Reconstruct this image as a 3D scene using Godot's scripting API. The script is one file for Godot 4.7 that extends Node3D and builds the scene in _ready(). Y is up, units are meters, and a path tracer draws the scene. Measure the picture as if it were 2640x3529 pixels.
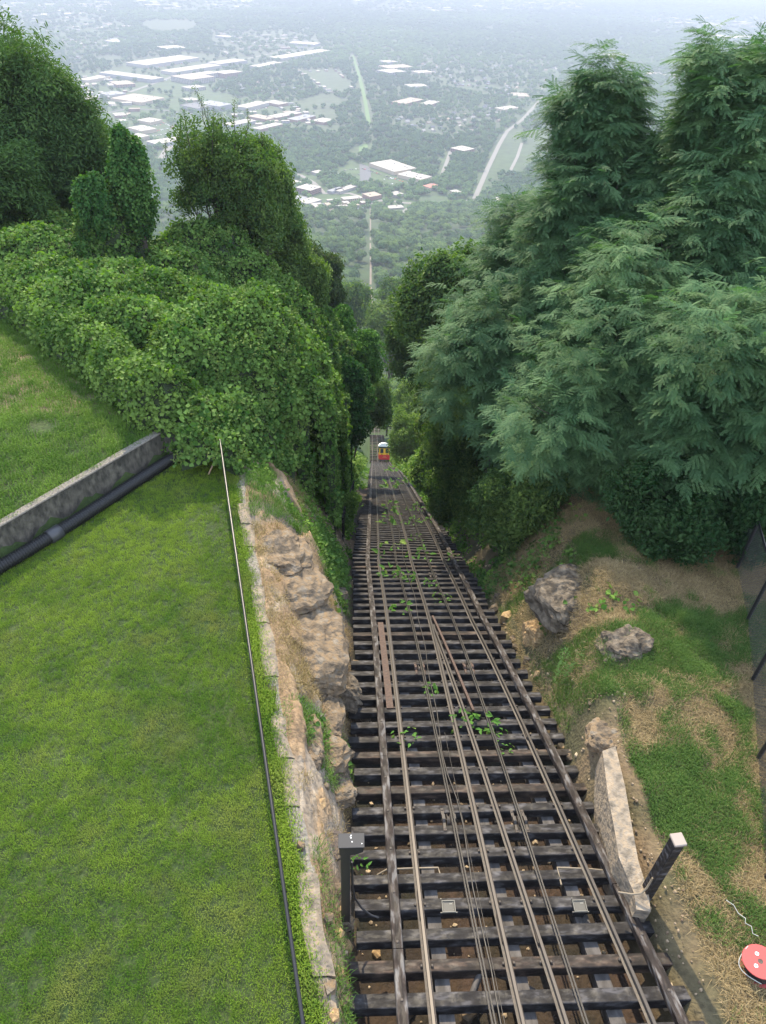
extends Node3D

# ---------------------------------------------------------------- small tools
var rng := RandomNumberGenerator.new()
var taken := {}
var noise := FastNoiseLite.new()
var fine := FastNoiseLite.new()
var M := {}
var boxes := {}

func lin(r: float, g: float, b: float) -> Color:
	return Color(r, g, b).linear_to_srgb()

func rr(a: float, b: float) -> float:
	return rng.randf_range(a, b)

func numbered(n: String) -> String:
	taken[n] = int(taken.get(n, -1)) + 1
	return n if taken[n] == 0 else "%s_%03d" % [n, taken[n]]

func tag(o: Node3D, label := "", category := "", group := "", kind := "") -> void:
	if label: o.set_meta("label", label)
	if category: o.set_meta("category", category)
	if group: o.set_meta("group", group)
	if kind: o.set_meta("kind", kind)

func thing(called: String, label: String, category: String, at: Vector3, turn := 0.0, group := "") -> Node3D:
	var o := Node3D.new()
	o.name = numbered(called)
	add_child(o, true)
	o.position = at
	o.rotation.y = turn
	tag(o, label, category, group)
	return o

func obj(called: String, mesh: Mesh, m: Material, parent: Node3D = null, at := Transform3D()) -> MeshInstance3D:
	var o := MeshInstance3D.new()
	o.name = called if parent else numbered(called)
	o.mesh = mesh
	if m: o.material_override = m
	(parent if parent else self).add_child(o, true)
	o.transform = at
	return o

func P(at: Vector3, turn := 0.0) -> Transform3D:
	return Transform3D(Basis(Vector3.UP, turn), at)

func begin(smooth := true) -> SurfaceTool:
	var st := SurfaceTool.new()
	st.begin(Mesh.PRIMITIVE_TRIANGLES)
	st.set_smooth_group(0 if smooth else -1)
	return st

func done(st: SurfaceTool) -> ArrayMesh:
	st.generate_normals()
	return st.commit()

func tri(st: SurfaceTool, a: Vector3, b: Vector3, c: Vector3, inside: Vector3) -> void:
	if (b - a).cross(c - a).dot((a + b + c) / 3.0 - inside) > 0.0:
		st.add_vertex(a); st.add_vertex(c); st.add_vertex(b)
	else:
		st.add_vertex(a); st.add_vertex(b); st.add_vertex(c)

func quad(st: SurfaceTool, a: Vector3, b: Vector3, c: Vector3, d: Vector3, inside: Vector3) -> void:
	tri(st, a, b, c, inside); tri(st, a, c, d, inside)

func add_box(st: SurfaceTool, xf: Transform3D, s: Vector3, bevel := 0.0) -> void:
	st.set_smooth_group(-1)
	var h := s / 2.0
	var mid := xf.origin
	var pt := func(axis: int, k: Vector3) -> Vector3:
		var p := Vector3(k.x * h.x, k.y * h.y, k.z * h.z)
		for i in 3:
			if i != axis: p[i] -= k[i] * bevel
		return xf * p
	for axis in 3:
		var u := (axis + 1) % 3
		var v := (axis + 2) % 3
		for sgn in [-1.0, 1.0]:
			var c := []
			for q in [[-1, -1], [1, -1], [1, 1], [-1, 1]]:
				var k := Vector3.ZERO
				k[axis] = sgn; k[u] = q[0]; k[v] = q[1]
				c.append(pt.call(axis, k))
			quad(st, c[0], c[1], c[2], c[3], mid)
		if bevel > 0.0:
			for q in [[-1, -1], [1, -1], [1, 1], [-1, 1]]:   # the edge that runs along this axis
				var a := Vector3.ZERO
				a[axis] = -1; a[u] = q[0]; a[v] = q[1]
				var b := a
				b[axis] = 1
				quad(st, pt.call(u, a), pt.call(v, a), pt.call(v, b), pt.call(u, b), mid)
	if bevel > 0.0:
		for x in [-1.0, 1.0]:
			for y in [-1.0, 1.0]:
				for z in [-1.0, 1.0]:
					var k := Vector3(x, y, z)
					tri(st, pt.call(0, k), pt.call(1, k), pt.call(2, k), mid)

func box(s: Vector3, bevel := 0.0) -> ArrayMesh:
	var key := [s, bevel]
	if not boxes.has(key):
		var st := begin(false)
		add_box(st, Transform3D(), s, bevel)
		boxes[key] = done(st)
	return boxes[key]

func add_tube(st: SurfaceTool, pts: Array, radii: Array, sides := 8, capped := true) -> void:
	st.set_smooth_group(0)
	var rings := []
	var last := Vector3.ZERO
	for i in pts.size():
		var dir: Vector3 = (pts[mini(i + 1, pts.size() - 1)] - pts[maxi(i - 1, 0)]).normalized()
		var side := last - dir * last.dot(dir)
		if side.length() < 0.01:
			side = dir.cross(Vector3.UP if absf(dir.y) < 0.9 else Vector3.RIGHT)
		side = side.normalized()
		last = side
		var up := dir.cross(side)
		var ring := []
		var r: float = radii[mini(i, radii.size() - 1)]
		for k in sides:
			var a := TAU * k / sides
			ring.append(pts[i] + (side * cos(a) + up * sin(a)) * r)
		rings.append(ring)
	for i in pts.size() - 1:
		var mid: Vector3 = (pts[i] + pts[i + 1]) / 2.0
		for k in sides:
			var n := (k + 1) % sides
			quad(st, rings[i][k], rings[i][n], rings[i + 1][n], rings[i + 1][k], mid)
	if capped:
		st.set_smooth_group(-1)
		for e in [[0, 1], [pts.size() - 1, pts.size() - 2]]:
			var c: Vector3 = pts[e[0]]
			for k in sides:
				tri(st, c, rings[e[0]][k], rings[e[0]][(k + 1) % sides], pts[e[1]])

func tube(pts: Array, radii: Array, sides := 8) -> ArrayMesh:
	var st := begin()
	add_tube(st, pts, radii, sides)
	return done(st)

func lathe(profile: Array, sides := 24) -> ArrayMesh:   # (radius, height) pairs, from the bottom outwards and up
	var st := begin()
	for i in profile.size() - 1:
		st.set_smooth_group(i)
		var a: Vector2 = profile[i]
		var b: Vector2 = profile[i + 1]
		for k in sides:
			var u := TAU * k / sides
			var v := TAU * (k + 1) / sides
			var p := [Vector3(a.x * cos(u), a.y, a.x * sin(u)), Vector3(a.x * cos(v), a.y, a.x * sin(v)), Vector3(b.x * cos(v), b.y, b.x * sin(v)), Vector3(b.x * cos(u), b.y, b.x * sin(u))]
			for q in [[0, 1, 2], [0, 2, 3]]:
				if p[q[0]].distance_to(p[q[1]]) > 1e-6 and p[q[1]].distance_to(p[q[2]]) > 1e-6 and p[q[0]].distance_to(p[q[2]]) > 1e-6:
					st.add_vertex(p[q[0]]); st.add_vertex(p[q[1]]); st.add_vertex(p[q[2]])
	return done(st)

func add_prism(st: SurfaceTool, poly: Array, depth: float, xf := Transform3D()) -> void:   # a convex outline in x and y, thick along z
	st.set_smooth_group(-1)
	var mid := Vector3.ZERO
	for p in poly: mid += Vector3(p.x, p.y, 0)
	mid = xf * (mid / poly.size())
	var n := poly.size()
	for i in n:
		var a: Vector2 = poly[i]
		var b: Vector2 = poly[(i + 1) % n]
		quad(st, xf * Vector3(a.x, a.y, -depth / 2), xf * Vector3(b.x, b.y, -depth / 2), xf * Vector3(b.x, b.y, depth / 2), xf * Vector3(a.x, a.y, depth / 2), mid)
		if i > 0 and i < n - 1:
			for z in [-depth / 2, depth / 2]:
				tri(st, xf * Vector3(poly[0].x, poly[0].y, z), xf * Vector3(a.x, a.y, z), xf * Vector3(b.x, b.y, z), mid)

# copies of one mesh, each with its own turn and tint
class Scatter:
	var buf := PackedFloat32Array()
	var n := 0
	func put(t: Transform3D, c: Color) -> void:
		var b := t.basis
		buf.append_array(PackedFloat32Array([b.x.x, b.y.x, b.z.x, t.origin.x, b.x.y, b.y.y, b.z.y, t.origin.y, b.x.z, b.y.z, b.z.z, t.origin.z, c.r, c.g, c.b, 1.0]))
		n += 1

func scattered(called: String, s: Scatter, mesh: Mesh, m: Material, parent: Node3D = null, stuff := true) -> MultiMeshInstance3D:
	var mm := MultiMesh.new()
	mm.transform_format = MultiMesh.TRANSFORM_3D
	mm.use_colors = true
	mm.mesh = mesh
	mm.instance_count = s.n
	mm.buffer = s.buf
	var o := MultiMeshInstance3D.new()
	o.name = called if parent else numbered(called)
	o.multimesh = mm
	o.material_override = m
	(parent if parent else self).add_child(o, true)
	if stuff: o.set_meta("kind", "stuff")
	return o

func facing(up: Vector3, spin: float, size: float) -> Basis:   # y along up
	var side := up.cross(Vector3(0.31, 0.17, 0.93))
	if side.length() < 0.05: side = up.cross(Vector3.RIGHT)
	side = side.normalized().rotated(up, spin)
	return Basis(side * size, up * size, side.cross(up) * size)

func mixed(a: Color, b: Color, t: float) -> Color:
	return a.lerp(b, clampf(t, 0.0, 1.0))

# ---------------------------------------------------------------- materials
func ramp(stops: Array) -> Gradient:
	var g := Gradient.new()
	var o := PackedFloat32Array()
	var c := PackedColorArray()
	for s in stops:
		o.append(s[0]); c.append(lin(s[1], s[2], s[3]))
	g.offsets = o
	g.colors = c
	return g

func noise_tex(freq: float, stops: Array, sd: int, octaves := 4, kind := FastNoiseLite.TYPE_SIMPLEX_SMOOTH, normal := 0.0, size := 512) -> NoiseTexture2D:
	var f := FastNoiseLite.new()
	f.noise_type = kind
	f.seed = sd
	f.frequency = freq
	f.fractal_octaves = octaves
	var t := NoiseTexture2D.new()
	t.width = size; t.height = size
	t.seamless = true
	t.noise = f
	if normal > 0.0:
		t.as_normal_map = true
		t.bump_strength = normal
	elif stops:
		t.color_ramp = ramp(stops)
	return t

func mat(called: String, tint: Color, rough: float, metal := 0.0) -> StandardMaterial3D:
	var m := StandardMaterial3D.new()
	m.resource_name = called
	m.albedo_color = tint
	m.roughness = rough
	m.metallic = metal
	M[called] = m
	return m

func textured(called: String, t: Texture2D, rough: float, scale: float, bump: Texture2D = null, strength := 1.0, world := true, stretch := Vector3.ONE) -> StandardMaterial3D:
	var m := mat(called, Color.WHITE, rough)
	m.albedo_texture = t
	m.uv1_triplanar = true
	m.uv1_world_triplanar = world
	m.uv1_scale = Vector3.ONE * scale * stretch
	if bump:
		m.normal_enabled = true
		m.normal_texture = bump
		m.normal_scale = strength
	return m

func leafy(called: String, rough: float, through: Color) -> StandardMaterial3D:
	var m := mat(called, Color.WHITE, rough)
	m.vertex_color_use_as_albedo = true
	m.backlight_enabled = true
	m.backlight = through
	m.cull_mode = BaseMaterial3D.CULL_DISABLED
	m.metallic_specular = 0.22
	return m

func make_materials() -> void:
	var bump := noise_tex(0.03, [], 11, 5, FastNoiseLite.TYPE_SIMPLEX_SMOOTH, 6.0)
	var grain := noise_tex(0.012, [], 12, 5, FastNoiseLite.TYPE_SIMPLEX_SMOOTH, 10.0)
	textured("tie_wood", noise_tex(0.011, [[0.0, .007, .006, .006], [.46, .016, .014, .014], [.6, .03, .028, .029], [.72, .065, .062, .066], [1.0, .13, .125, .13]], 3, 5), 0.58, 0.9, grain, 0.8, true, Vector3(.35, 1, 1))
	textured("tie_brown", noise_tex(0.010, [[0.0, .010, .008, .007], [.52, .024, .018, .015], [.66, .045, .032, .026], [.8, .085, .06, .045], [1.0, .14, .10, .08]], 4, 5), 0.55, 0.9, grain, 0.8, true, Vector3(.35, 1, 1))
	textured("stringer_wood", noise_tex(0.01, [[0.0, .03, .027, .025], [.5, .07, .063, .06], [1.0, .13, .12, .12]], 6, 4), 0.8, 0.8, grain, 1.0, true, Vector3(1, 1, .3))
	textured("guard_wood", noise_tex(0.012, [[0.0, .009, .007, .006], [.48, .022, .016, .014], [.6, .045, .034, .03], [.72, .12, .115, .115], [1.0, .19, .185, .185]], 5, 5), 0.6, 0.9, grain, 1.0, true, Vector3(1, 1, .25))
	textured("rail_rust", noise_tex(0.03, [[0.0, .02, .017, .015], [.5, .045, .036, .03], [1.0, .11, .075, .055]], 7, 4), 0.6, 0.8)
	var wear := noise_tex(0.014, [[0.0, 1, 1, 1], [.42, .9, .9, .9], [.58, .42, .42, .42], [1.0, .3, .3, .3]], 41, 5)
	for q in ["tie_wood", "tie_brown", "guard_wood"]:
		M[q].roughness_texture = wear
		M[q].roughness = .85
		M[q].metallic_specular = .38
	mat("rail_steel", lin(.075, .068, .064), 0.45, 0.75)
	mat("rope_steel", lin(.07, .065, .06), 0.5, 0.6)
	textured("rusty_steel", noise_tex(0.02, [[0.0, .035, .02, .015], [.5, .07, .04, .03], [1.0, .11, .07, .055]], 8, 4), 0.75, 0.9, bump, 0.4)
	mat("black_steel", lin(.018, .018, .02), 0.38)
	mat("rail_black", lin(.010, .010, .012), 0.36)
	mat("wire_black", lin(.02, .02, .022), 0.5)
	textured("concrete", noise_tex(0.03, [[0.0, .05, .045, .04], [.24, .09, .08, .066], [.36, .155, .138, .115], [1.0, .25, .225, .19]], 9, 5), 0.9, 0.8, bump, 1.0)
	textured("pitted_concrete", noise_tex(0.035, [[0.0, .05, .045, .04], [.22, .11, .097, .08], [.36, .18, .16, .13], [.6, .24, .215, .18], [1.0, .30, .27, .23]], 19, 5), 0.92, 0.6, bump, 1.2)
	textured("mossy_concrete", noise_tex(0.012, [[0.0, .018, .018, .016], [.42, .05, .046, .038], [.6, .095, .086, .07], [1.0, .17, .155, .125]], 10, 5), 0.95, 0.8, bump, 1.2, true, Vector3(1, .3, 1))
	textured("curb_stone", noise_tex(0.012, [[0.0, .07, .06, .048], [.3, .155, .13, .10], [.48, .22, .185, .145], [.62, .26, .2, .135], [1.0, .31, .27, .22]], 14, 6), 0.92, 0.5, bump, 1.2)
	textured("tan_rock", noise_tex(0.012, [[0.0, .035, .027, .018], [.36, .09, .068, .046], [.48, .16, .12, .08], [.6, .205, .135, .07], [.75, .18, .145, .105], [1.0, .26, .22, .17]], 15, 5), 0.92, 0.35, bump, 1.5)
	textured("grey_rock", noise_tex(0.014, [[0.0, .02, .016, .011], [.42, .065, .05, .034], [.55, .12, .094, .066], [1.0, .23, .19, .14]], 16, 5), 0.92, 0.4, bump, 1.6)
	textured("ochre_rock", noise_tex(0.016, [[0.0, .13, .08, .04], [.45, .30, .20, .10], [.6, .40, .26, .12], [1.0, .46, .36, .24]], 17, 4), 0.9, 1.0, bump, 1.2)
	var g := textured("soil", noise_tex(0.02, [[0.0, .35, .35, .35], [.5, .75, .75, .75], [1.0, 1, 1, 1]], 18, 6), 0.97, 0.5, bump, 1.5)
	g.vertex_color_use_as_albedo = true
	var far := textured("valley_soil", noise_tex(0.012, [[0.0, .5, .5, .5], [.5, .8, .8, .8], [1.0, 1, 1, 1]], 20, 6), 0.97, 0.004)
	far.vertex_color_use_as_albedo = true
	leafy("grass_blade", 0.7, Color(.6, .7, .3))
	leafy("kudzu_leaf", 0.62, Color(.75, .85, .25))
	leafy("tree_leaf", 0.6, Color(.8, .9, .4))
	leafy("locust_leaf", 0.55, Color(.7, .85, .5))
	leafy("far_leaf", 0.8, Color(.25, .3, .15))
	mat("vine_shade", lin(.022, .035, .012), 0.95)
	textured("bark", noise_tex(0.03, [[0.0, .03, .025, .02], [1.0, .11, .09, .075]], 21, 4), 0.95, 1.2, bump, 1.5)
	mat("pipe_plastic", lin(.012, .012, .013), 0.55)
	mat("band_plastic", lin(.05, .05, .055), 0.35)
	mat("white_roof", lin(.36, .325, .275), 0.8)
	mat("grey_roof", lin(.24, .245, .25), 0.85)
	mat("tan_roof", lin(.34, .27, .2), 0.85)
	mat("red_roof", lin(.42, .15, .10), 0.85)
	mat("dark_roof", lin(.13, .13, .135), 0.9)
	mat("pale_wall", lin(.33, .31, .28), 0.85)
	mat("brick_wall", lin(.24, .14, .11), 0.9)
	mat("grey_wall", lin(.26, .26, .27), 0.9)
	mat("tan_wall", lin(.45, .36, .26), 0.9)
	mat("window_glass", lin(.03, .035, .04), 0.1)
	mat("asphalt", lin(.11, .11, .11), 0.95)
	textured("district_ground", noise_tex(0.03, [[0.0, .05, .085, .03], [.45, .09, .115, .06], [.58, .18, .175, .16], [1.0, .32, .3, .28]], 23, 5), .95, .006)
	mat("cut_line", lin(.2, .165, .13), .95)
	mat("pale_road", lin(.21, .195, .17), 0.95)
	mat("road_line", lin(.75, .73, .65), 0.9)
	mat("turf", lin(.10, .18, .045), 0.95)
	mat("bare_earth", lin(.33, .215, .13), 0.95)
	mat("car_red", lin(.62, .035, .03), 0.35)
	mat("car_yellow", lin(.85, .48, .03), 0.35)
	mat("car_white", lin(.82, .81, .79), 0.45)
	mat("paint_white", lin(.75, .75, .73), 0.5)
	mat("reel_red", lin(.36, .05, .05), 0.6)
	mat("box_lid", lin(.1, .09, .07), 0.5)
	mat("pale_metal", lin(.2, .185, .15), 0.45, 0.3)
	mat("conduit", lin(.2, .16, .11), 0.6)
	mat("pale_wood", lin(.34, .24, .15), 0.85)
	mat("post_cap", lin(.3, .25, .21), 0.6)
	textured("manhole_iron", noise_tex(0.04, [[0.0, .06, .045, .035], [1.0, .16, .12, .095]], 22, 4), 0.8, 1.5, bump, 1.0)

# ---------------------------------------------------------------- the lie of the land
const PD := [-12.0, 0, 4, 11, 17, 21, 26.8, 42.3, 74.5, 136.5, 180, 240, 330, 500, 800, 1200, 1500, 1560, 20000]
const PY := [4.7, 1.35, 0, -2.3, -4.5, -6.4, -9.5, -19.1, -39.5, -80.8, -106, -138, -172, -215, -285, -360, -413, -415, -415]

func slope_at(k: int) -> float:
	var n := PD.size()
	if k <= 0: return (PY[1] - PY[0]) / (PD[1] - PD[0])
	if k >= n - 1: return (PY[n - 1] - PY[n - 2]) / (PD[n - 1] - PD[n - 2])
	var a: float = (PY[k] - PY[k - 1]) / (PD[k] - PD[k - 1])
	var b: float = (PY[k + 1] - PY[k]) / (PD[k + 1] - PD[k])
	return 0.0 if a * b <= 0.0 else 2.0 * a * b / (a + b)

func ty(d: float) -> float:   # height of the track at a distance down the line
	var n := PD.size()
	if d <= PD[0]: return PY[0]
	if d >= PD[n - 1]: return PY[n - 1]
	var i := 0
	while PD[i + 1] < d: i += 1
	var h: float = PD[i + 1] - PD[i]
	var t: float = (d - PD[i]) / h
	return PY[i] * (2 * t * t * t - 3 * t * t + 1) + h * slope_at(i) * (t * t * t - 2 * t * t + t) + PY[i + 1] * (3 * t * t - 2 * t * t * t) + h * slope_at(i + 1) * (t * t * t - t * t)

func along(xs: Array, ys: Array, x: float) -> float:
	if x <= xs[0]: return ys[0]
	for i in xs.size() - 1:
		if x <= xs[i + 1]:
			return lerpf(ys[i], ys[i + 1], (x - xs[i]) / (xs[i + 1] - xs[i]))
	return ys[-1]

func tx(d: float) -> float:   # the line drifts to one side further down
	return along([-12.0, 24, 136, 1500, 20000], [0.0, 0, 5, 45, 45], d)

func curb_x(d: float) -> float:
	return -.28 - .216 * (d - 3.9) if d < 21 else (-3.97 - .45 * (d - 21) if d < 60 else -21.5)

func wall_side(x: float, z: float) -> float:   # over zero on the upper lawn
	return 1.0 * ((x + 9.9) * -5.8 - (z + 15.1) * 4.15) / 7.1318

func ground(x: float, z: float) -> float:
	var d := -z
	var xl := x - tx(d)
	var bed := ty(d) - .62
	if xl < 0.1:
		var e := curb_x(d)
		var p := .25
		if d >= 60: p = ty(d) + along([60.0, 150, 300, 600], [26.8, 12, 5, 1], d)
		elif d >= 21: p = .25 - .1 * (d - 21)
		if d < 60 and x < -4.5:
			p += 1.05 * smoothstep(.1, .3, wall_side(x, z)) * (1 - smoothstep(40, 60, d))
		if xl <= e: return p
		var s := (xl - e) / (0.1 - e)
		return p + (bed - p) * pow(s, 1.9 - .9 * smoothstep(22, 34, d))
	if xl < 5.6: return bed
	var e := along([-12.0, 10, 16, 26, 42, 74], [6.1, 6.4, 8.4, 10.2, 13, 16], d)
	var p := along([-12.0, 4, 20, 35, 60], [.1, .1, -1.6, -4.6, -17], d) if d < 60 else ty(d) + along([60.0, 150, 300, 600], [13.0, 9, 4, 1], d)
	if d < 200: p -= .15 * maxf(0, xl - 14)
	if xl >= e: return p
	return bed + (p - bed) * smoothstep(0, 1, (xl - 5.6) / (e - 5.6))

func on_track(x: float, up: float, d: float) -> Vector3:
	return Vector3(x + tx(d), ty(d) + up, -d)

func track_basis(d: float) -> Basis:
	var f := (on_track(0, 0, d + .5) - on_track(0, 0, d - .5)).normalized()
	var side := f.cross(Vector3.UP).normalized()
	return Basis(side, side.cross(f), -f)

# ---------------------------------------------------------------- ground
func ground_colour(x: float, z: float) -> Color:
	var d := -z
	var xl := x - tx(d)
	var n := noise.get_noise_2d(x * 60.0, z * 60.0) * .8 + noise.get_noise_2d(x * 12.0, z * 12.0) * .5
	var soil := mixed(Color(.30, .21, .13), Color(.16, .12, .08), .5 + n)
	var lawn := mixed(Color(.03, .06, .012), Color(.06, .09, .022), .5 + n)
	var e := curb_x(d)
	if xl < e and d < 22: return lawn
	if xl < 0.1 and d < 30: return soil
	if xl < 5.6 and xl > -.5: return mixed(Color(.06, .038, .024), Color(.022, .02, .015), .5 + n * 1.4)
	if xl > 5.6 and d < 30:
		return mixed(Color(.20, .145, .085), Color(.07, .07, .03), .5 + n * 1.6)
	return mixed(Color(.03, .05, .018), Color(.06, .055, .03), .5 + n)

func rough_ground(x: float, z: float) -> float:
	var y := ground(x, z)
	var d := -z
	var xl := x - tx(d)
	if xl > curb_x(d) + .15 and xl < -.1 and d < 40:
		var w := smoothstep(0, .6, xl - curb_x(d)) * smoothstep(0, .5, -.1 - xl)
		y += w * (fine.get_noise_2d(x * 22, z * 22) * .25 + absf(noise.get_noise_2d(x * 30, z * 24)) * .2) - (.3 if d < 24 else 0.0)
	elif xl > 6.2 and d < 40:
		y += fine.get_noise_2d(x * 50, z * 50) * .12 + smoothstep(9, 12, d) * (1 - smoothstep(20, 24, d)) * (1 - smoothstep(9, 11, xl)) * absf(noise.get_noise_2d(x * 18, z * 18)) * .8
	return y

func height_sheet(x0: float, x1: float, z0: float, z1: float, step: float) -> ArrayMesh:
	var nx := int((x1 - x0) / step) + 1
	var nz := int((z1 - z0) / step) + 1
	var v := PackedVector3Array()
	var c := PackedColorArray()
	var ix := PackedInt32Array()
	for j in nz:
		for i in nx:
			var x := x0 + i * step
			var z := z0 + j * step
			v.append(Vector3(x, rough_ground(x, z), z))
			c.append(ground_colour(x, z))
	for j in nz - 1:
		for i in nx - 1:
			var a := j * nx + i
			ix.append_array(PackedInt32Array([a, a + 1, a + nx, a + 1, a + nx + 1, a + nx]))
	return sheet(v, c, ix)

func sheet(v: PackedVector3Array, c: PackedColorArray, ix: PackedInt32Array) -> ArrayMesh:
	var nrm := PackedVector3Array()
	nrm.resize(v.size())
	for k in range(0, ix.size(), 3):
		var n := (v[ix[k + 1]] - v[ix[k]]).cross(v[ix[k + 2]] - v[ix[k]])
		if n.y > 0:   # front faces run clockwise, seen from above
			var swap := ix[k + 1]
			ix[k + 1] = ix[k + 2]
			ix[k + 2] = swap
		else: n = -n
		for q in 3: nrm[ix[k + q]] += n
	for k in nrm.size(): nrm[k] = nrm[k].normalized()
	var a := []
	a.resize(Mesh.ARRAY_MAX)
	a[Mesh.ARRAY_VERTEX] = v; a[Mesh.ARRAY_NORMAL] = nrm; a[Mesh.ARRAY_COLOR] = c; a[Mesh.ARRAY_INDEX] = ix
	var m := ArrayMesh.new()
	m.add_surface_from_arrays(Mesh.PRIMITIVE_TRIANGLES, a)
	return m

func build_ground() -> void:
	var g := obj("ground", height_sheet(-40, 40, -62, 8, .33), M.soil)
	tag(g, "sloping hilltop ground with lawn, soil and the railway cut", "ground", "", "structure")
	# the mountainside and the valley floor: rows that widen with distance
	var rows := []
	var d := 56.0
	while d < 1700: rows.append(d); d *= 1.05
	while d < 17000: rows.append(d); d *= 1.12
	var v := PackedVector3Array()
	var c := PackedColorArray()
	var ix := PackedInt32Array()
	var n := 121
	for r in rows:
		for i in n:
			var s := -1.25 + 2.5 * i / (n - 1.0)
			var x: float = tx(r) + (s * absf(s) * r * 1.0 if r > 300 else s * absf(s) * maxf(r, 110))
			var y := ground(x, -r)
			if r < 63: y -= 1.0
			v.append(Vector3(x, y, -r))
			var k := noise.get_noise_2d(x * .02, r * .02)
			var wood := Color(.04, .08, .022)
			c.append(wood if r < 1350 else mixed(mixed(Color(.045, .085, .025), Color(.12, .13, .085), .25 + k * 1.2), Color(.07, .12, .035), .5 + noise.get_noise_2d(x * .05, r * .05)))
	for j in rows.size() - 1:
		for i in n - 1:
			var a := j * n + i
			ix.append_array(PackedInt32Array([a, a + n, a + 1, a + 1, a + n, a + n + 1]))
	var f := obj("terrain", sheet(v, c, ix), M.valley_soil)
	tag(f, "steep wooded mountainside running down to the flat valley floor", "terrain", "", "structure")

# ---------------------------------------------------------------- plants
func leaf(v: PackedVector3Array, at: Transform3D, l: float, w: float, fold := .12) -> void:   # lies along z, faces y
	var a := at * Vector3(0, 0, 0)
	var t := at * Vector3(0, -fold * l * .6, l)
	for s in [-1.0, 1.0]:
		var p := at * Vector3(s * w * .5, fold * w, l * .30)
		var q := at * Vector3(s * w * .36, fold * w * .6, l * .68)
		v.append_array(PackedVector3Array([a, p, t, p, q, t]))

func mesh_of(v: PackedVector3Array) -> ArrayMesh:
	var a := []
	a.resize(Mesh.ARRAY_MAX)
	a[Mesh.ARRAY_VERTEX] = v
	var m := ArrayMesh.new()
	m.add_surface_from_arrays(Mesh.PRIMITIVE_TRIANGLES, a)
	return m

func leaf_cluster(n: int, spread: float, l0: float, l1: float, w: float, tilt: float) -> ArrayMesh:   # leaves that face up, more or less
	var v := PackedVector3Array()
	for i in n:
		var a := rr(0, TAU)
		var r := spread * sqrt(rng.randf())
		var b := Basis(Vector3.UP, rr(0, TAU)) * Basis(Vector3.RIGHT, rr(-tilt, tilt) + .25) * Basis(Vector3.BACK, rr(-tilt, tilt))
		var l := rr(l0, l1)
		leaf(v, Transform3D(b, Vector3(cos(a) * r, rr(-.25, .25) * spread, sin(a) * r)), l, l * w)
	return mesh_of(v)

func leaf_ball(n: int, spread: float, l0: float, l1: float, w: float) -> ArrayMesh:   # leaves every way, on short twigs
	var v := PackedVector3Array()
	for i in n:
		var p := Vector3(rr(-1, 1), rr(-.7, .7), rr(-1, 1)).limit_length(1.0) * spread
		var b := Basis(Vector3.UP, rr(0, TAU)) * Basis(Vector3.RIGHT, rr(-.9, 1.0)) * Basis(Vector3.BACK, rr(-.9, .9))
		var l := rr(l0, l1)
		leaf(v, Transform3D(b, p), l, l * w)
	return mesh_of(v)

func locust_spray() -> ArrayMesh:   # a twig along z with feathery compound leaves on both sides
	var v := PackedVector3Array()
	var n := 11
	for i in n:
		var t := i / (n - 1.0)
		var stem := Vector3(0, -.10 * t * t, t * .75)
		var s := -1.0 if i % 2 else 1.0
		var turn := s * lerpf(1.15, .35, t) + rr(-.2, .2)
		var b := Basis(Vector3.UP, turn) * Basis(Vector3.RIGHT, rr(.0, .4)) * Basis(Vector3.BACK, rr(-.35, .35))
		var len_ := rr(.24, .36)
		var x := Transform3D(b, stem)
		for k in 8:
			var u := (k + .8) / 8.0
			for q in [-1.0, 1.0]:
				leaf(v, x * Transform3D(Basis(Vector3.UP, q * 1.15) * Basis(Vector3.BACK, rr(-.3, .3)), Vector3(0, -.05 * u * u, u * len_)), .055, .03, .05)
		leaf(v, x * Transform3D(Basis(), Vector3(0, -.05, len_)), .055, .03)
	return mesh_of(v)

func grass_tuft(n: int, spread: float, h0: float, h1: float, w: float, lean: float) -> ArrayMesh:
	var v := PackedVector3Array()
	for i in n:
		var a := rr(0, TAU)
		var r := spread * sqrt(rng.randf())
		var root := Vector3(cos(a) * r, 0, sin(a) * r)
		var out := Vector3(cos(a + rr(-1, 1)), 0, sin(a + rr(-1, 1))) * rr(.2, lean)
		var side := Vector3(-out.z, 0, out.x).normalized() * w
		var h := rr(h0, h1)
		var mid := root + out * h * .35 + Vector3.UP * h * .65
		var tip := root + out * h + Vector3.UP * h * (1.0 - lean * .35)
		v.append_array(PackedVector3Array([root - side, root + side, mid + side * .8, root - side, mid + side * .8, mid - side * .8, mid - side * .8, mid + side * .8, tip]))
	return mesh_of(v)

var clump := {}

func make_clumps() -> void:
	clump.kudzu = leaf_cluster(11, .30, .15, .22, .95, .75)
	clump.kudzu_far = leaf_cluster(12, .45, .2, .3, .95, .8)
	clump.broad = leaf_ball(26, .38, .12, .19, .5)
	clump.willow = leaf_ball(30, .5, .2, .32, .26)
	clump.coarse = leaf_ball(30, .8, .26, .42, .62)
	clump.locust = locust_spray()
	clump.small = leaf_ball(22, .24, .07, .12, .6)

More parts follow.
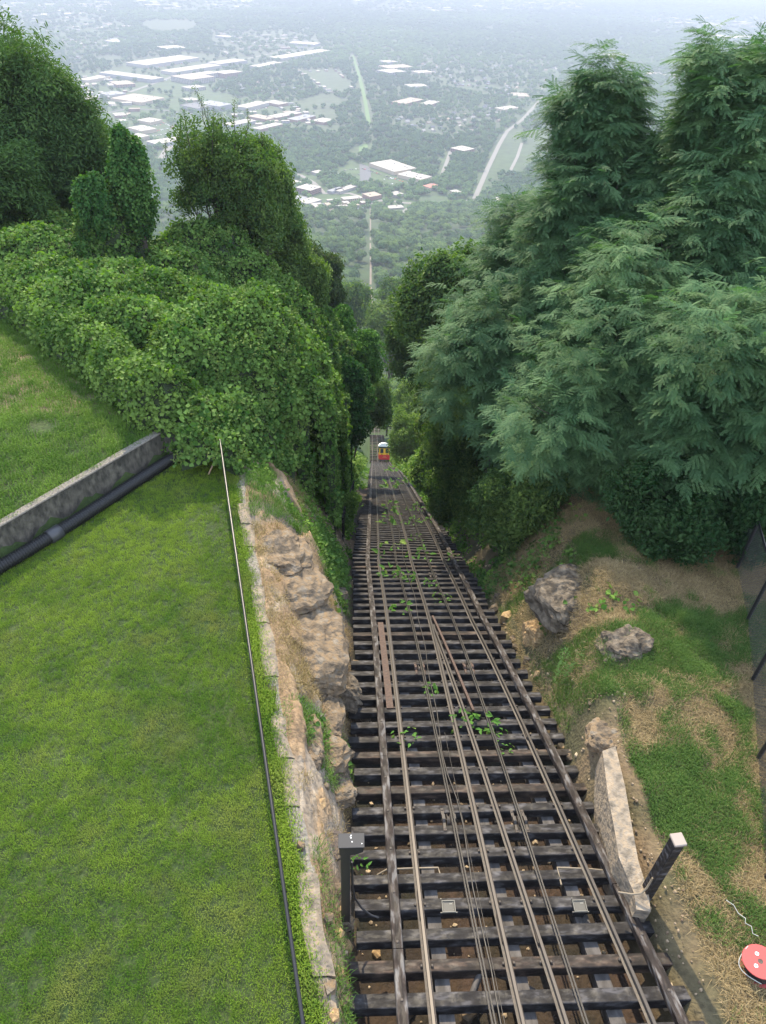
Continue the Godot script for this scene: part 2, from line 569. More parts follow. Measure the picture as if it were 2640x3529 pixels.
# where leaves sit on a crown: on the outside of a heap of lobes
func crown_points(centre: Vector3, size: Vector3, count: int, lobes: int, spread: float) -> Array:
	var ls := []
	for i in lobes:
		var y := lerpf(-.75, .95, (i + .5) / lobes)
		var a := i * 2.4 + rr(-.5, .5)
		var r := sqrt(maxf(.05, 1 - y * y)) * rr(.45, .75)
		ls.append([Vector3(cos(a) * r, y * .78, sin(a) * r) * rr(.75, 1.0) * Vector3(spread, 1, spread), rr(.26, .44)])
	ls.append([Vector3.ZERO, .55 if spread > .9 else .8])
	var out := []
	var tries := 0
	while out.size() < count and tries < count * 4:
		tries += 1
		var l: Array = ls[rng.randi() % ls.size()]
		var dir := Vector3(rng.randfn(), rng.randfn() + .25, rng.randfn()).normalized()
		var p: Vector3 = l[0] + dir * l[1] * (rr(.8, 1.08) if rng.randf() < .75 else rr(.3, .8))
		var w := centre + p * size
		if spread > .9: p *= 1.0 + .42 * fine.get_noise_3d(w.x * 70, w.y * 70, w.z * 70)
		w = centre + p * size
		if spread > .9 and fine.get_noise_3d(w.x * 46, w.y * 46, w.z * 46) < -.12: continue
		var nrm := (dir / size).normalized()
		out.append([w, nrm, ls])
	return out

func tree(called: String, label: String, group: String, foot: Vector3, centre: Vector3, size: Vector3, count: int, lobes: int, look: String, dark: Color, light: Color, scale := 1.0, trunk := .14) -> Node3D:
	var t := thing(called, label, "shrub" if called.ends_with("shrub") else "tree", foot, 0, group)
	var rel := centre - foot
	var st := begin()
	var top := rel + Vector3(0, size.y * .55, 0)
	var bend := Vector3(rr(-.4, .4), 0, rr(-.4, .4))
	var spine := [Vector3(0, -.3, 0), rel * .35 + bend, rel * .7 + bend * .6, rel, top]
	add_tube(st, spine, [trunk * 1.3, trunk, trunk * .8, trunk * .55, trunk * .15], 7)
	obj("trunk", done(st), M.bark, t)
	var pts := crown_points(rel, size, count, lobes, .55 if look.begins_with("kudzu") else 1.0)
	var lobe_list: Array = pts[0][2]
	st = begin()
	for l in lobe_list:
		var e: Vector3 = rel + l[0] * size
		var s: Vector3 = spine[1].lerp(rel, rr(.2, .9))
		add_tube(st, [s, s.lerp(e, .5) + Vector3(0, -.08 * e.distance_to(s), 0), e], [trunk * .42, trunk * .28, trunk * .08], 5, false)
		for k in 3:
			var q := e + Vector3(rr(-1, 1), rr(-.3, 1), rr(-1, 1)) * size * .3
			add_tube(st, [s.lerp(e, rr(.5, .9)), e.lerp(q, .6), q], [trunk * .16, trunk * .1, trunk * .04], 4, false)
	obj("limbs", done(st), M.bark, t)
	var s := Scatter.new()
	for p in pts:
		var n: Vector3 = p[1]
		var b: Basis
		if look == "locust":
			var out := Vector3(n.x * .7 + rr(-.8, .8), n.y * .12 + rr(-.15, .22), n.z * .7 + rr(-.8, .8)).normalized()
			var up := (Vector3.UP + n * .35 + Vector3(rr(-.35, .35), 0, rr(-.35, .35))).normalized()
			var side := up.cross(out).normalized()
			b = Basis(side, out.cross(side), out).orthonormalized() * Basis(Vector3.UP, rr(-.8, .8)) * Basis(Vector3.BACK, rr(-.3, .3))
			b = b.scaled(Vector3.ONE * rr(.8, 1.25) * scale)
		else:
			b = facing((n + Vector3.UP * .8).normalized(), rr(0, TAU), rr(.75, 1.25) * scale)
		s.put(Transform3D(b, p[0]), mixed(dark, light, rr(-.1, .75) + .35 * fine.get_noise_3dv((foot + p[0]) * 12)))
	if called == "sparse_tree":   # bare shoots above the crown
		for k in 17:
			var a := rel + Vector3(rr(-1, 1) * size.x * .8, size.y * rr(.3, .75), rr(-1, 1) * size.z * .6)
			var e := a + Vector3(rr(-.9, .9), rr(1.0, 2.5), rr(-.6, .6))
			var m := a.lerp(e, .5) + Vector3(rr(-.3, .3), .1, rr(-.2, .2))
			obj("shoot", tube([a, m, e], [.028, .018, .007], 5), M.bark, t)
			for j in 7:
				var q := m.lerp(e, j / 6.0)
				s.put(Transform3D(facing(Vector3(rr(-1, 1), 1, rr(-1, 1)).normalized(), rr(0, TAU), rr(.4, .8)), q), mixed(dark, light, rng.randf()))
	scattered("crown", s, clump[look], M.locust_leaf if look == "locust" else M.kudzu_leaf if look.begins_with("kudzu") else M.tree_leaf, t)
	return t

# the blanket of vines: a skin of humps over the slope
const HUMPS := [
		[-4.43, 3.64, -26.63, 3.4, 5],
		[-3.32, 1.86, -28.81, 3.0, 6],
		[-2.52, -1.38, -32.9, 2.9, 7],
		[-5.51, 3.32, -25.41, 2.8, 4],
		[-1.37, -6.67, -37.98, 2.6, 7],
		[-3.49, 0.95, -25.76, 2.5, 4.5],
		[-4.6, 1.72, -22.53, 2.1, 3],
		[-3.01, -1.84, -26.83, 2.0, 4],
		[-2.18, -8.33, -35.93, 2.2, 5],
		[-0.89, -13.12, -41.99, 2, 6],
		[-5.41, 2.1, -20.91, 1.8, 2],
		[-4.38, 1.07, -21.56, 1.8, 2],
		[-3.47, -0.26, -22.74, 1.6, 2],
		[-2.72, -3.94, -26.86, 1.5, 2.5],
		[-16.58, 2.1, -38.59, 3.6, 3],
		[-17.6, 0.98, -44.66, 3.6, 3],
		[-11.43, 1.98, -34.14, 3.2, 2.5],
		[-8.72, 2.33, -31.83, 2.8, 2.5],
		[-11.64, 2.64, -30.88, 2.6, 2],
		[-9.02, 2.81, -27.56, 2.4, 2],
		[-14.02, 2.39, -33.16, 2.6, 2],
		[-9.65, 0.36, -40.88, 3.4, 5],
		[-8.44, 0.72, -45.22, 3.6, 6],
		[-6.39, -0.35, -43.53, 3.2, 7],
		[-8.18, 0.37, -36.08, 3.0, 3],
		[-12.43, 0.26, -42.21, 2.4, 4],
		[-11.02, 0.08, -43.63, 2.4, 5],
		[-9.92, 0.78, -44.92, 2.4, 5],
		[-13.64, 3.83, -41.83, 1.9, 6],
		[-20.34, 1.17, -45.68, 5, 4],
		[-18.54, 0.07, -50.72, 4, 4],
		[-2.08, -7.5, -51.96, 3.2, 13],
		[-0.32, -8.83, -50.0, 2.8, 12],
		[-3.28, -3.89, -44.88, 3.2, 10],
		[-4.11, -1.5, -41.8, 2.8, 8],
		[-4.71, -0.21, -37.71, 2.6, 6],
		[-1.61, -8.72, -45.97, 2.8, 9],
		[0.22, -15.91, -50.0, 2, 9],
		[0.77, -17.29, -47.99, 1.8, 8]]
const HEDGE := [[-19.91, -37.89], [-17.01, -34.22], [-13.53, -30.62], [-10.21, -26.29], [-7.57, -22.97], [-6.52, -21.57], [-5.69, -21.29]]

func hedge_rise(x: float, z: float) -> float:
	var best := -99.0
	for i in HEDGE.size() - 1:
		var a := Vector2(HEDGE[i][0], HEDGE[i][1])
		var b := Vector2(HEDGE[i + 1][0], HEDGE[i + 1][1])
		var q := Geometry2D.get_closest_point_to_segment(Vector2(x, z), a, b)
		var r := q.distance_to(Vector2(x, z)) / (1.0 + .25 * fine.get_noise_2d(x * 20, z * 20))
		if r < 1.0:
			best = maxf(best, ground(x, z) + (1.85 + .55 * noise.get_noise_2d(x * 40, z * 40)) * pow(1.0 - r * r * r, .5))
	return best

func beyond_hedge(x: float, z: float) -> float:   # over zero on the far side of the hedge line
	var a := Vector2(HEDGE[1][0], HEDGE[1][1])
	var b := Vector2(HEDGE[4][0], HEDGE[4][1])
	var dir := (b - a).normalized()
	var q := Vector2(x, z) - a
	var s := dir.x * q.y - dir.y * q.x
	var far := Vector2(-10, -45) - a
	return s * signf(dir.x * far.y - dir.y * far.x)

func vine_height(x: float, z: float) -> float:
	var best := -999.0
	for h in HUMPS:
		var q: float = Vector2(x - h[0], z - h[2]).length() / h[3]
		q *= 1.0 + .30 * fine.get_noise_2d(x * 34 + h[0] * 31, z * 34)
		if q < 1.0:
			best = maxf(best, h[1] - h[4] * (1.0 - sqrt(1.0 - q * q)))
	if best > -900: best += .35 * fine.get_noise_2d(x * 60, z * 60) + .2 * fine.get_noise_2d(x * 130, z * 130)
	return best

func vine_sheet(x0: float, x1: float, z0: float, z1: float, step: float, height: Callable, cover: Callable) -> Array:
	var nx := int((x1 - x0) / step) + 1
	var nz := int((z1 - z0) / step) + 1
	var hs := PackedFloat32Array()
	for j in nz:
		for i in nx:
			var x := x0 + i * step
			var z := z0 + j * step
			hs.append(height.call(x, z))
	var st := begin()
	var cells := []
	for j in nz - 1:
		for i in nx - 1:
			var x := x0 + i * step
			var z := z0 + j * step
			if not cover.call(x + step / 2, z + step / 2): continue
			var p := []
			for q in [[0, 0], [1, 0], [1, 1], [0, 1]]:
				p.append(Vector3(x + q[0] * step, hs[(j + q[1]) * nx + i + q[0]], z + q[1] * step))
			var n: Vector3 = (p[2] - p[0]).cross(p[1] - p[3])
			if n.y < 0: n = -n
			if n.length() < 1e-5: continue
			cells.append([p, n.normalized(), n.length() / 2])
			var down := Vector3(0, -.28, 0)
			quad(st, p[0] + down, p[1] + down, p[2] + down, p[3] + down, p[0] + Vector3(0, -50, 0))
	return [cells, done(st)]

func dress(cells: Array, density: float, size: float, dark: Color, light: Color) -> Scatter:
	var s := Scatter.new()
	for c in cells:
		var p: Array = c[0]
		var far: float = clampf(p[0].length() / 34.0, .8, 2.2)
		var want: float = c[2] * density / (far * far)
		var n := int(want) + (1 if rng.randf() < want - int(want) else 0)
		for k in n:
			var u := rng.randf()
			var v := rng.randf()
			var at: Vector3 = p[0].lerp(p[1], u).lerp(p[3].lerp(p[2], u), v) + c[1] * rr(-.22, .2)
			var up: Vector3 = (c[1] + Vector3(.15, .75, .1) + Vector3(rr(-.3, .3), rr(-.2, .2), rr(-.3, .3))).normalized()
			var tone := rr(0, .8) + .55 * fine.get_noise_3dv(at * 45)
			s.put(Transform3D(facing(up, rr(0, TAU), rr(.6, 1.4) * size * sqrt(far)), at), mixed(dark, light, tone))
	return s

func build_vines() -> void:
	var top := func(x: float, z: float) -> float: return maxf(vine_height(x, z), ground(x, z) + .15)
	var where := func(x: float, z: float) -> bool:
		var xl := x - tx(-z)
		if xl > -.7: return false
		if x < -5.5 and beyond_hedge(x, z) < .4: return false
		if vine_height(x, z) > ground(x, z) + .1: return true
		if -z < 24: return false
		if xl > curb_x(-z) - .8 and -z < 44: return false
		return true
	var got := vine_sheet(-46, 1, -84, -19.5, .5, top, where)
	var t := thing("kudzu_blanket", "deep blanket of big leaved green vines heaped over the slope left of the tracks", "vines", Vector3.ZERO)
	t.set_meta("kind", "stuff")
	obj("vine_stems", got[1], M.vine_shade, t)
	scattered("leaves", dress(got[0], 21.0, .84, Color(.042, .105, .022), Color(.2, .32, .078)), clump.kudzu, M.kudzu_leaf, t)
	scattered("small_leaves", dress(got[0], 7.0, 1.0, Color(.06, .12, .03), Color(.24, .30, .09)), clump.small, M.kudzu_leaf, t)
	var stems := begin()
	for k in 420:   # runners that trail over the heap
		var c: Array = got[0][rng.randi() % got[0].size()]
		var p: Vector3 = c[0][0] + c[1] * .12
		if p.length() > 52: continue
		var q := p + Vector3(rr(-.5, .5), 0, rr(-.5, .5))
		q.y = top.call(q.x, q.z) + .22
		var e := q + Vector3(rr(-.5, .5), 0, rr(-.2, .8))
		e.y = maxf(top.call(e.x, e.z), q.y - 1.2) + .1
		add_tube(stems, [p, q, e], [.012, .01, .005], 4, false)
	obj("runners", done(stems), M.bark, t)
	got = vine_sheet(-24, -4, -42, -19.5, .3, hedge_rise, func(x, z): return hedge_rise(x, z) > ground(x, z) + .05)
	t = thing("vine_hedge", "long vine covered fence with a dark shaded side along the upper lawn", "hedge", Vector3.ZERO)
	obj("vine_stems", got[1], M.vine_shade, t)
	scattered("leaves", dress(got[0], 24.0, .7, Color(.05, .11, .022), Color(.21, .315, .078)), clump.kudzu, M.kudzu_leaf, t)

func build_grass() -> void:
	var short := grass_tuft(16, .085, .035, .075, .004, .8)
	var long_ := grass_tuft(15, .12, .10, .24, .005, .9)
	var straw := grass_tuft(12, .14, .02, .07, .004, 2.6)
	var s := Scatter.new()
	var z := 8.0
	for k in 52000:
		var x := rr(-14.5, -.35)
		z = -rr(2.6, 22.0)
		if x > curb_x(-z) - .05 or wall_side(x, z) > -.35: continue
		var bare := noise.get_noise_2d(x * 45, z * 45) + .3 * noise.get_noise_2d(x * 9, z * 9)
		var worn := Vector2(x + 3.6, z + 17.0).length()
		if worn < 1.4 and rng.randf() < .75 - worn * .4: continue
		var edge := curb_x(-z) - x < .5
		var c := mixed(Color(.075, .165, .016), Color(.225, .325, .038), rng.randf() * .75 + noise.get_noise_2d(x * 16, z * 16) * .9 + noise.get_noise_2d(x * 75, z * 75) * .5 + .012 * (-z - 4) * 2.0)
		if bare > .16: c = mixed(c, Color(.27, .28, .08), (bare - .16) * 1.1)
		c = c * rr(.75, 1.2)
		var f := rr(1.3, 2.3) if edge else rr(.8, 1.25)
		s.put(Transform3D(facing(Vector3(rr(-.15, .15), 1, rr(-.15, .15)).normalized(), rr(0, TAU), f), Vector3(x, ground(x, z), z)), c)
	tag(scattered("mown_grass", s, short, M.grass_blade), "short mown lawn between the concrete wall and the black railing", "grass")
	s = Scatter.new()
	for k in 32000:
		var x := rr(-26, -5.2)
		z = -rr(13, 36)
		var w := wall_side(x, z)
		if w < .3 or hedge_rise(x, z) > ground(x, z) + .3: continue
		var hole := Vector2(x + 10.3, z + 21.0).length()
		if hole < .6 and rng.randf() < .8: continue
		s.put(Transform3D(facing(Vector3(rr(-.25, .25), 1, rr(-.25, .25)).normalized(), rr(0, TAU), rr(.8, 1.35)), Vector3(x, ground(x, z), z)), mixed(Color(.065, .145, .02), Color(.18, .285, .05), rng.randf() * .8 + noise.get_noise_2d(x * 40, z * 40) * .8))
	tag(scattered("long_grass", s, long_, M.grass_blade), "longer uncut grass on the upper lawn behind the concrete wall", "grass")
	s = Scatter.new()
	var dry := Scatter.new()
	for k in 60000:
		var x := rr(5.8, 15.5)
		z = -rr(2.6, 22)
		var xl := x - tx(-z)
		var e := along([-12.0, 10, 16, 26], [6.1, 6.4, 8.4, 10.2], -z)
		if xl < (e + .35 if -z < 11 else 6.0): continue
		var n := .8 * noise.get_noise_2d(x * 26 + 40, z * 26) + .5 * noise.get_noise_2d(x * 90, z * 90)
		var at := Vector3(x, rough_ground(x, z), z)
		if rng.randf() < smoothstep(-.22, .26, n - .12 * smoothstep(12, 17, -z)):
			s.put(Transform3D(facing(Vector3(rr(-.25, .25), 1, rr(-.25, .25)).normalized(), rr(0, TAU), rr(.6, 1.05)), at), mixed(Color(.05, .115, .025), Color(.12, .19, .045), rng.randf()))
		else:
			dry.put(Transform3D(facing(Vector3(rr(-.2, .2), 1, rr(-.2, .2)).normalized(), rr(0, TAU), rr(.8, 1.5)), at), mixed(Color(.20, .145, .075), Color(.42, .32, .175), rng.randf()))
	tag(scattered("rough_grass", s, long_, M.grass_blade), "patches of rough green grass on the bank right of the tracks", "grass")
	tag(scattered("dry_grass", dry, straw, M.grass_blade), "straw coloured cut grass lying on the bank right of the tracks", "grass")
	# tufts and straw on the broken slope, and a shaggy fringe along the curb
	var green := Scatter.new()
	for k in 7000:
		z = -rr(3, 24)
		var u := rng.randf()
		var x := lerpf(curb_x(-z) + .2, .05, u)
		var w := noise.get_noise_2d(x * 26 + 9, z * 20)
		var at := Vector3(x, ground(x, z) + .1 * sin(u * PI), z)
		if -z < 8.5 and rng.randf() < .85: continue
		if w > .12: green.put(Transform3D(facing(Vector3(rr(.0, .5), 1, rr(-.25, .25)).normalized(), rr(0, TAU), rr(.6, 1.2)), at), mixed(Color(.06, .14, .025), Color(.17, .27, .06), rng.randf()))
		elif w < -.02: green.put(Transform3D(facing(Vector3(rr(.0, .5), 1, rr(-.25, .25)).normalized(), rr(0, TAU), rr(.5, 1.0)), at), mixed(Color(.26, .18, .09), Color(.45, .35, .19), rng.randf()))
	tag(scattered("slope_grass", green, long_, M.grass_blade), "green tufts and dry stalks on the rocky slope left of the sleepers", "grass")
	# low plants in the cut and between the rails
	s = Scatter.new()
	for k in 9000:
		z = -rr(5, 150)
		var xl := rr(-7, 11)
		var x := xl + tx(-z)
		if xl > -.5 and xl < 5.7:
			if -z < 20 or noise.get_noise_2d(x * 12, z * 6) < .25: continue
		if xl < curb_x(-z) + .3 or xl > along([-12.0, 10, 16, 26, 42, 74], [6.1, 6.4, 8.4, 10.2, 13, 16], -z) + 1: continue
		var y := rough_ground(x, z)
		if -z < 19 and noise.get_noise_2d(x * 16, z * 16) < .22: continue
		s.put(Transform3D(facing(Vector3(rr(-.3, .3), 1, rr(-.3, .3)).normalized(), rr(0, TAU), rr(.5, 1.0) * (1.0 if -z < 40 else 1.6)), Vector3(x, y + .1, z)), mixed(Color(.06, .15, .025), Color(.19, .32, .06), rng.randf()))
	for k in 5200:
		z = -rr(19.5, 48)
		var xl := lerpf(curb_x(-z) + .2, -.15, rng.randf())
		var x := xl + tx(-z)
		if noise.get_noise_2d(x * 13, z * 9) < -.12: continue
		s.put(Transform3D(facing(Vector3(rr(-.1, .6), 1, rr(-.3, .3)).normalized(), rr(0, TAU), rr(.4, .9)), Vector3(x, rough_ground(x, z) + rr(.05, .3), z)), mixed(Color(.06, .15, .025), Color(.2, .33, .06), rng.randf()))
	for k in 3600:   # right side of the cut, and the green strip at the left sleeper ends
		z = -rr(13, 62)
		var xl := lerpf(5.75, along([-12.0, 10, 16, 26, 42, 74], [6.1, 6.4, 8.4, 10.2, 13, 16], -z) + (.5 if -z > 21 else -1.0), rng.randf())
		if rng.randf() < .25:
			z = -rr(8.5, 24)
			xl = rr(-1.1, -.12)
		var x := xl + tx(-z)
		if noise.get_noise_2d(x * 24, z * 20) < -.02 + .25 * smoothstep(19, 13, -z): continue
		s.put(Transform3D(facing(Vector3(rr(-.6, .1), 1, rr(-.3, .3)).normalized(), rr(0, TAU), rr(.45, 1.0)), Vector3(x, rough_ground(x, z) + rr(.08, .35), z)), mixed(Color(.045, .115, .025), Color(.15, .25, .06), rng.randf()))
	for k in 5200:
		z = -rr(58, 175)
		var xl := rr(-11, -.9) if rng.randf() < .5 else rr(5.9, 15)
		var x := xl + tx(-z)
		s.put(Transform3D(facing(Vector3(rr(-.3, .3), 1, rr(-.3, .3)).normalized(), rr(0, TAU), rr(1.4, 3.0)), Vector3(x, ground(x, z) + rr(.1, .9), z)), mixed(Color(.08, .16, .03), Color(.24, .33, .07), rng.randf()))
	tag(scattered("undergrowth", s, clump.kudzu, M.kudzu_leaf), "low green weeds and vines along both sides of the railway cut", "weeds")

# ---------------------------------------------------------------- stones
func rock_mesh(size: Vector3, sd: int, rough := .25, n := 24) -> ArrayMesh:
	var st := begin(false)
	var cr := FastNoiseLite.new()
	cr.seed = sd
	cr.noise_type = FastNoiseLite.TYPE_CELLULAR
	cr.cellular_return_type = FastNoiseLite.RETURN_DISTANCE2_SUB
	cr.frequency = 1.1
	cr.fractal_octaves = 2
	var f := FastNoiseLite.new()
	f.seed = sd
	f.frequency = .9
	var g := []
	for j in n + 1:
		var row := []
		for i in n * 2:
			var a := TAU * i / (n * 2)
			var b := PI * j / n - PI / 2
			var p := Vector3(cos(a) * cos(b), sin(b), sin(a) * cos(b))
			var q := Vector3(pow(absf(p.x), .75) * signf(p.x), pow(absf(p.y), .75) * signf(p.y), pow(absf(p.z), .75) * signf(p.z))
			row.append(q * size * (1.0 + rough * f.get_noise_3dv(p * 1.4) * 1.6 + rough * .5 * absf(f.get_noise_3dv(p * 4.0)) + rough * .12 * f.get_noise_3dv(p * 9.0) - rough * .22 * (1.0 - smoothstep(-1.0, -.72, cr.get_noise_3dv(p * 1.3)))))
		g.append(row)
	for j in n:
		for i in n * 2:
			var k := (i + 1) % (n * 2)
			quad(st, g[j][i], g[j][k], g[j + 1][k], g[j + 1][i], Vector3.ZERO)
	return done(st)

func stone_mesh(sd: int) -> ArrayMesh:   # an angular broken block about one metre across
	var r := RandomNumberGenerator.new()
	r.seed = sd
	var pts := PackedVector3Array()
	var st := begin(false)
	var ring := []
	var n := 5 + sd % 2
	for lvl in 2:
		var row := []
		for i in n:
			var a := TAU * (i + r.randf_range(-.25, .25)) / n
			var q := r.randf_range(.38, .55) * (1.0 if lvl == 0 else .82)
			row.append(Vector3(cos(a) * q, -.28 if lvl == 0 else r.randf_range(.18, .34), sin(a) * q * .75))
		ring.append(row)
	var c := Vector3(0, .30, 0)
	for i in n:
		var k := (i + 1) % n
		quad(st, ring[0][i], ring[0][k], ring[1][k], ring[1][i], Vector3.ZERO)
		tri(st, ring[1][i], ring[1][k], c, Vector3.ZERO)
		tri(st, ring[0][i], ring[0][k], Vector3(0, -.3, 0), Vector3.ZERO)
	return done(st)

func rock_slope() -> void:   # the broken face between the curb and the sleepers
	var cell := FastNoiseLite.new()
	cell.noise_type = FastNoiseLite.TYPE_CELLULAR
	cell.cellular_return_type = FastNoiseLite.RETURN_CELL_VALUE
	cell.seed = 31
	cell.frequency = .9
	cell.fractal_octaves = 2
	cell.cellular_jitter = 1.0
	var v := PackedVector3Array()
	var c := PackedColorArray()
	var ix := PackedInt32Array()
	var nv := 46
	var d := 2.6
	var rows := 0
	while d < 25.0:
		for i in nv:
			var s := i / (nv - 1.0)
			var x := lerpf(curb_x(d) + .1, .12, s)
			var w := sin(clampf(s * 1.1, 0, 1) * PI) * clampf((d - 4) / 6.0, .12, 1.0)
			var q := cell.get_noise_3d(x * 1.0, d * .55, s * 2.0)
			var q2 := cell.get_noise_3d(x * 2.7 + 50, d * 1.9, s * 6.0)
			var r := noise.get_noise_2d(x * 40, d * 40)
			var lift := w * (.34 * maxf(q, -.5) + .12 * q2 + .12 * r + .12)
			v.append(Vector3(x, ground(x, -d) + lift, -d))
			var rock := mixed(Color(.25, .2, .15), Color(.42, .35, .27), .5 + q2 * .6)
			if q > .35: rock = mixed(rock, Color(.42, .27, .13), .6)
			if q < -.45: rock = mixed(rock, Color(.17, .16, .15), .7)
			c.append(mixed(rock, Color(.30, .2, .115), smoothstep(-.05, .25, r + fine.get_noise_2d(x * 30, d * 30) * .6)))
		rows += 1
		d += .1
	for j in rows - 1:
		for i in nv - 1:
			var a := j * nv + i
			ix.append_array(PackedInt32Array([a, a + 1, a + nv, a + 1, a + nv + 1, a + nv]))
	var o := obj("rock_slope", sheet(v, c, ix), M.soil)
	tag(o, "broken tan rock and earth slope between the stone curb and the sleepers", "rock slope", "", "structure")

func build_stones() -> void:
	rock_slope()
	var shapes := []
	for i in 7: shapes.append(stone_mesh(100 + i))
	var k := 0
	for s in [
		[-0.6, -0.19, -7.96, 0.42, "ochre", "orange angular stone beside the curb, largest above the manhole"],
		[-0.22, -0.45, -6.31, 0.4, "tan", "pale flat stone against the foot of the hooded post"],
		[-0.11, -0.62, -6.08, 0.36, "ochre", "mossy ochre stone just below the hooded post"],
		[-0.37, 0.05, -5.62, 0.3, "tan", "tan stone wedged between the curb and the post foot"],
		[-0.18, -0.25, -5.43, 0.36, "ochre", "ochre block lying above its twin near the sleeper ends"],
		[-0.02, -0.66, -5.39, 0.34, "ochre", "ochre block lying under its twin near the sleeper ends"],
		[-0.08, -0.62, -5.77, 0.5, "grey", "dark grey rough stone between the ochre blocks and the hooded post"],
		[0.58, -1.07, -5.38, 0.3, "ochre", "ochre stone alone between two sleepers under the guard timber"],
		[-0.15, -0.12, -4.78, 0.3, "ochre", "brown stone below the pair of ochre blocks"],
		[-0.29, 0.21, -4.43, 0.34, "tan", "tan stone beside the curb near the bottom of the photo"],
		[-0.09, -0.1, -4.31, 0.3, "tan", "pale stone at the end of the lowest sleeper"],
		[-0.22, 0.23, -4.01, 0.3, "ochre", "ochre stone beside the curb at the bottom edge"],
		[-0.48, -0.62, -8.7, 0.22, "tan", "small tan stone above the orange angular stone"],
		[0.09, -2.7, -10.55, 0.2, "tan", "small pale stone at the sleeper ends, upper of three"],
		[0.18, -2.68, -10.37, 0.2, "tan", "small pale stone at the sleeper ends, middle of three"],
		[0.09, -2.57, -10.17, 0.2, "tan", "small pale stone at the sleeper ends, lowest of three"],
		[-0.08, -1.17, -7.47, 0.3, "tan", "orange tinted stone right behind the hooded post"],
		[-0.46, -0.04, -6.57, 0.22, "ochre", "little ochre stone on the curb beside the railing"],
		[0.05, -1.42, -7.03, 0.28, "ochre", "square ochre stone against the sleeper ends behind the hooded post"],
		[-0.93, 0.27, -6.9, 0.24, "tan", "tan stone on the lawn edge beside the railing"],
		[5.76, -6.02, -19.09, 0.62, "tan", "large square tan block beside the right guard timber"],
		[6.04, -5.36, -18.09, 0.7, "ochre", "flat mossy slab beside the square tan block"],
		[5.9, -4.8, -16.54, 0.4, "tan", "tan stone below the flat mossy slab"],
		[5.85, -4.63, -16.04, 0.4, "grey", "grey stone below the flat mossy slab"],
		[6.01, -4.08, -15.02, 0.4, "tan", "pale stone at the right sleeper ends below the grey one"],
		[6.07, -3.6, -14.07, 0.4, "ochre", "flat ochre stone in the dirt right of the guard timber"],
		[5.9, -5.34, -17.79, 0.3, "tan", "small pale stone beside the mossy slab"],
		[5.81, -2.85, -11.39, 0.4, "tan", "tan stone at the right sleeper ends near the concrete wall"],
		[5.84, -2.54, -10.82, 0.34, "ochre", "ochre stone at the right sleeper ends next to the tan one"],
		[5.86, -2.19, -10.25, 0.3, "tan", "small stone in the dirt above the concrete wall"],
		[0.21, -7.41, -21.8, 0.7, "tan", "broken tan stone left of the sleepers among weeds"],
		[0.46, -7.77, -22.51, 0.5, "ochre", "ochre stone left of the sleepers among weeds"],
		[-0.25, -4.79, -18.76, 0.9, "grey", "dark grey boulder like stone left of the sleepers"],
		[0.61, -8.44, -23.8, 0.5, "tan", "pale stone left of the sleepers highest up the cut"],
		[-0.09, -4.02, -15.75, 0.6, "tan", "tan stone in the gully below the domed boulder"],
		[0.23, -4.37, -15.15, 0.45, "tan", "tan stone in the gully beside the sleeper ends"],
		[6.29, -4.0, -15.64, 0.4, "tan", "loose tan stone under the big grey boulder"],
		[6.1, -6.19, -19.93, 0.5, "grey", "grey stone at the edge of the right undergrowth"],
		[1.09, -0.72, -4.31, 0.4, "tan", "tan stone in the gap between the two lowest sleepers"],
		[2.19, -0.7, -4.23, 0.55, "tan", "big flat stone below the lowest gap of the sleepers"]]:
		var m: Material = {"ochre": M.ochre_rock, "tan": M.tan_rock, "grey": M.grey_rock}[s[4]]
		var b := Basis(Vector3.UP, rr(0, TAU)) * Basis(Vector3.RIGHT, rr(-.35, .35)) * Basis.from_scale(Vector3(s[3], s[3] * rr(.7, 1.1), s[3]))
		var o := obj("stone", shapes[k % 7], m, null, Transform3D(b, Vector3(s[0], s[1] + s[3] * .18, s[2])))
		tag(o, s[5], "stone", "loose stones beside the railway track")
		k += 1
